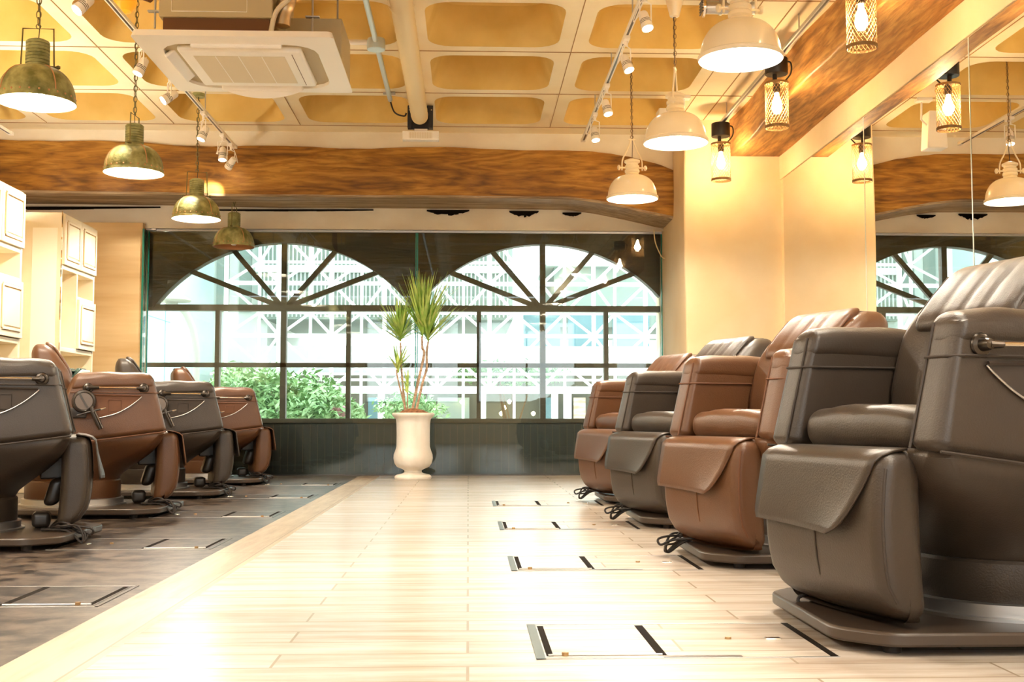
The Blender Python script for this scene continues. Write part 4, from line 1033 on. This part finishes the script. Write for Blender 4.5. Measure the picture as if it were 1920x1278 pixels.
# ================================================================ CABINETS ON THE LEFT
def cabinet(yn, yf, label):
    X0, X1 = -3.42, -3.10; t = thing('wash_cabinet', label, 'cabinet', (X0, yn, 0), 0, 'white distressed cabinets between the wash stations')
    W = yf - yn; D = X1 - X0; H = 2.13
    c = MB()
    c.box(0, D, 0, .03, 0, H); c.box(0, D, W - .03, W, 0, H); c.box(0, .02, .03, W - .03, 0, H); c.box(0, D, .03, W - .03, H - .03, H)
    for z in (1.07, 1.70): c.box(.02, D - .002, .03, W - .03, z, z + .035)
    c.box(.02, D - .002, W * .46, W * .46 + .025, 1.105, 1.70)
    c.box(.02, D - .002, W * .46 + .02, W - .03, 1.50, 1.525)
    c.box(.02, D - .01, .03, W - .03, .70, .74); c.box(.02, D - .01, .03, W - .03, .05, .68)
    c.build('carcass', 'distress', t, bevel=.003)
    e = MB(); rnd = random.Random(int(yn * 10))
    for k in range(26):
        z = rnd.uniform(.7, H - .05); h = rnd.uniform(.015, .07); e.box(D - .004, D + .0012, -.0015, rnd.uniform(.003, .008), z, z + h)
    e.build('worn_edge', 'worn_edge', t)
    MB().box(.10, D - .035, -.004, .002, .95, H - .12).build('side_inset', 'white_paint', t)
    def door(y0, y1, z0, z1):
        d = MB().box(D - .002, D + .018, y0, y1, z0, z1).build('door', 'distress', t, bevel=.002)
        m = .05; f = MB(); a, b, g, h = y0 + m, y1 - m, z0 + m, z1 - m
        for (ya, za, yb, zb) in ((a, g, b, g), (b, g, b, h), (b, h, a, h), (a, h, a, g)): f.bar((D + .022, ya, za), (D + .022, yb, zb), .018, .014, up=(1, 0, 0))
        f.build('door_moulding', 'distress', d, bevel=.002)
        g_ = MB()
        for (ya, za, yb, zb) in ((a, g, b, g), (b, g, b, h), (b, h, a, h), (a, h, a, g)):
            g_.bar((D + .019, ya, za), (D + .019, yb, zb), .026, .004, up=(1, 0, 0))
        g_.build('worn_line', 'worn_edge', d)
        MB().rbox(D + .022, D + .026, a + .02, b - .02, g + .02, h - .02, .0018).build('door_panel', 'distress', d)
    door(.02, W * .5 - .004, 1.735, H - .015); door(W * .5 + .004, W - .01, 1.735, H - .015); door(W * .48, W - .01, 1.11, 1.50)
    return t
cabinet(9.00, 9.80, 'tall white distressed cabinet standing before the timber end panel, whole front visible')
cabinet(7.40, 8.22, 'tall white distressed cabinet cut by the left picture edge')
cabinet(5.80, 6.62, 'tall white distressed cabinet beside the leftmost chair, outside the picture')
# low wall behind the cabinets
lw = MB().box(-3.56, -3.43, 3.0, 10.6, 0, 2.05); struct(lw.build('wall_divider', 'plaster_warm'))
cv = MB().box(-3.55, -3.44, 3.2, 10.3, 2.05, 2.075).build('added_uplight', 'white_paint'); tag(cv, 'unseen uplight strip added on top of the low wall to brighten the ceiling', 'light strip')  # added uplight hidden from the camera, lifts the ceiling brightness
MB().box(-3.52, -3.47, 3.25, 10.25, 2.075, 2.082).build('diffuser', 'lens_glow', cv)
al = light('added_uplight_area', 'AREA', (-3.495, 6.75, 2.09), 7, (1.0, .84, .60), shape='RECTANGLE', size=.05, size_y=7.0); al.rotation_euler = (PI, 0, 0); al.parent = cv
bx, by, bz = at(142, 705, 7.9)
bz += .03
bs = thing('shampoo_basin', 'white shampoo basin tray with dark green neck cushion between the cabinets', 'basin', (bx, by, bz - .12))
MB().rbox(-.10, .07, -.09, .09, 0, .06, .02, de=lambda x, y, z: (x, y, z + max(0, x) * 1.2)).build('basin_tray', 'white_plastic', bs)
MB().rbox(-.045, .045, -.08, .08, .06, .16, .03, k=4, seg=(6, 6, 4), de=lambda x, y, z: (x + .01 * math.sin(z * 60), y, z - .035 * math.exp(-(x / .03) ** 2) * (z > .12))).build('neck_cushion', 'bowl_green', bs)
MB().tube([(-.02, 0, -bz + .12), (-.02, 0, .01)], .05, 16).build('basin_stand', 'white_plastic', bs)

# ================================================================ OUTDOORS
gd = MB().box(-40, 40, 12.2, 70, -.12, -.05).build('ground', 'paving'); struct(gd)
sf = thing('space_frame', 'white lattice space frame structure standing beyond the arched windows', 'space frame', (0, 26.4, 0))
YA, YB2 = 0.0, .85; p = 1.18
a0 = at(1112.7, 533, 26.4); b0 = at(1059, 492, 27.25)
fr = MB(); bk = MB(); dg = MB()
ax_ = [a0.x + p * i for i in range(-7, 5)]; az_ = [a0.z + p * j for j in range(-2, 5)]
bx_ = [a0.x + p * (i + .5) for i in range(-7, 5)]; bz_ = [a0.z + p * (j + .5) for j in range(-2, 4)]
for x in ax_: fr.bar((x, YA, az_[0]), (x, YA, az_[-1]), .085, .085)
for z in az_: fr.bar((ax_[0], YA, z), (ax_[-1] + .6, YA, z), .085, .085)
for x in bx_: bk.bar((x, YB2, .0), (x, YB2, bz_[-1]), .065, .065)
for z in bz_: bk.bar((bx_[0], YB2, z), (bx_[-1], YB2, z), .065, .065)
for x in ax_:
    for z in az_:
        for sx in (-.5, .5):
            for sz in (-.5, .5):
                X2, Z2 = x + p * sx, z + p * sz
                if bx_[0] - .1 < X2 < bx_[-1] + .1 and bz_[0] - .1 < Z2 < bz_[-1] + .1: dg.bar((x, YA, z), (X2, YB2, Z2), .048, .048)
fr.build('front_grid', 'truss_white', sf); bk.build('rear_grid', 'truss_white', sf); dg.build('diagonal_braces', 'truss_white', sf)
nd = MB()
for x in ax_:
    for z in az_: nd.lathe([(0, -.075), (.06, -.04), (.075, 0), (.06, .04), (0, .075)], 10, Matrix.Translation((x, YA, z)))
nd.build('nodes', 'truss_white', sf)
# office block behind the frame
ob = thing('office_building', 'pale office block with ribbed facade behind the white space frame', 'building', (0, 29, 0))
MB().box(-5.2, 1.1, 0, 6, 3.0, 12).build('wall', 'facade_grey', ob)
rb = MB()
for k in range(62):
    x = -5.15 + k * .10
    if x < 1.08: rb.box(x, x + .035, -.06, .0, 3.05, 12)
rb.build('facade_ribs', 'facade_rib', ob)
for z in (4.15, 5.4, 6.6): MB().box(-5.25, 1.15, -.10, .0, z, z + .18).build('floor_band', 'facade_light', ob)
MB().box(-8.2, -5.0, .3, 6, 1.5, 12).build('side_wing', 'facade_light', ob)
for k in range(5):
    MB().box(-7.9 + k * .55, -7.6 + k * .55, .25, .31, 3.2, 10).build('window', 'facade_grey', ob)
rbld = thing('low_building', 'grey flat-roofed building with bluish windows beyond the right arched window', 'building', (0, 30, 0))
MB().box(2.2, 8.6, 0, 5, 2.9, 4.55).build('wall', 'facade_grey', rbld)
MB().box(2.0, 8.8, -.25, 5, 4.45, 4.62).build('roof', 'facade_light', rbld)
for k in range(6): MB().box(1.4 + k * 1.15, 2.35 + k * 1.15, -.06, .02, 2.35, 3.35).build('window', 'facade_win', rbld)
tag(MB().box(-9, 9, 28.95, 30.9, 1.64, 2.34).build('balcony_wall', 'facade_light'), 'long pale balcony wall above the shop fronts', 'balcony')
tw = thing('glass_tower', 'pale blue glass clad building at the left end of the view', 'building', (-7.6, 24, 0))
MB().box(-4.0, 1.55, 0, 4, 0, 11).build('wall', 'tower_glass', tw)
tl = MB()
for k in range(10): tl.box(-3.6 + k * .56, -3.585 + k * .56, -.01, .0, 0, 11)
tl.bar((-4, -.005, 4.3), (1.55, -.005, 2.5), .03, .02); tl.build('panel_joint', 'tower_line', tw)
# street level: walkway beam, shop front
wb = thing('walkway_bridge', 'white horizontal walkway beam above the shop fronts', 'walkway', (0, 25.6, 0))
z0 = at(900, 737, 25.6).z; z1 = at(900, 724, 25.6).z
MB().box(-5.6, 7, 0, .5, z0, z1).build('deck', 'truss_white', wb)
for z in (at(900, 714, 25.6).z, at(900, 703, 25.6).z): MB().box(-5.6, 7, .05, .1, z, z + .05).build('rail', 'truss_white', wb)
for px in (607, 715, 905, 1040, 1065):
    q = at(px, 760, 25.7); MB().box(q.x - .07, q.x + .07, .02, .2, -.05, z0).build('post', 'truss_white', wb)
sh = thing('shop_front', 'dim glazed shop front with warm lights and plants at street level', 'shop', (0, 28, 0))
MB().box(-6, 8, .6, .8, -.05, 1.62).build('back_wall', 'shop_dark', sh)
for px0, px1, mm in ((690, 722, 'facade_win'), (820, 880, 'facade_grey'), (1020, 1040, 'facade_win'), (1076, 1098, 'brick')):
    a = at(px0, 780, 28.3); b = at(px1, 745, 28.3)
    MB().box(a.x, b.x, .3, .5, 0, b.z).build('shop_panel', mm, sh)
for k, px in enumerate((760, 815, 866, 940, 946, 955, 1000)):
    q = at(px, 775 - 11 * (k % 3), 28.1)
    MB().lathe([(0, -.06), (.045, -.02), (.05, .02), (0, .06)], 10, Matrix.Translation((q.x, .1, q.z))).build('shop_lamp', 'shop_glow', sh)
# street lamp
sl_ = thing('street_lamp', 'pale curved street lamp with a round disc head at the left of the window', 'street lamp', (0, 19, 0))
pts = [at(368, 700, 19), at(368, 660, 19), at(362, 620, 19), at(350, 590, 19), at(338, 575, 19)]
pts = [(q.x, 0, q.z) for q in pts]
MB().tube(smooth_path([(pts[0][0], 0, -.1)] + pts, 6), .055, 12).build('pole', 'street_paint', sl_)
hq = at(322, 563, 19)
MB().lathe([(.05, .14), (.12, .12), (.30, .02), (.31, 0), (.29, -.02), (.10, -.03), (.10, -.06), (0, -.07)], 32, Matrix.Translation((hq.x, 0, hq.z))).build('lamp_head', 'street_paint', sl_)
# shrubs
def shrub(px, py, Y, rx, rz, n, seed, label, ry=.7):
    c = at(px, py, Y); rnd = random.Random(seed)
    t = thing('garden_shrub', label, 'shrub', (c.x, Y, -.05), 0, 'shrubs outside the window')
    m = MB()
    for i in range(n):
        a = rnd.uniform(0, 2 * PI); u = rnd.uniform(-1, 1); r = rnd.uniform(.55, 1) ; s_ = math.sqrt(1 - u * u)
        lump = 1 + .22 * math.sin(a * 3 + u * 4 + seed)
        q = Vector((rx * r * s_ * math.cos(a) * lump, ry * r * s_ * math.sin(a), c.z + .05 + rz * r * u * lump))
        if q.z < .05: continue
        E = Euler((rnd.uniform(-1, 1), rnd.uniform(-1, 1), rnd.uniform(0, 6.3))).to_matrix(); L_ = rnd.uniform(.05, .085)
        m.add([q + E @ Vector(v) for v in ((-L_, 0, 0), (0, -L_ * .38, .01), (L_, 0, -.01), (0, L_ * .38, .01))], [(0, 1, 2, 3)])
    m.build('foliage', 'shrub_leaf', t, fix=False, sharp=80)
    b = MB()
    for k in range(6): b.tube([(rnd.uniform(-.1, .1), 0, 0), (rnd.uniform(-.5, .5) * rx, rnd.uniform(-.3, .3), c.z + rnd.uniform(-.2, .3) * rz)], [.03, .012], 6)
    b.build('branches', 'bark', t)
    return t
shrub(520, 775, 17.0, 1.15, .62, 5200, 3, 'tallest bright green shrub outside the left arched window')
shrub(452, 730, 20.6, .65, .42, 1500, 5, 'rounded green shrub just above the far left chairs')
low = shrub(600, 772, 15.2, .5, .27, 1500, 8, 'low green shrub with pink blossom, right end of the hedge')
bl = MB(); rnd = random.Random(4)
for k in range(26):
    q = at(632 + rnd.uniform(-14, 16), 772 + rnd.uniform(-10, 10), 14.9); bl.lathe([(0, -.03), (.035, 0), (0, .03)], 6, Matrix.Translation(q))
bo = bl.build('blossom', 'blossom', low, loc=-low.location)
shrub(770, 768, 24.4, .7, .35, 1200, 9, 'dark green planting in front of the shop, behind the urn plant')
shrub(960, 700, 27.66, 1.4, .3, 1500, 12, 'green planting on the upper level behind the walkway', ry=.18)
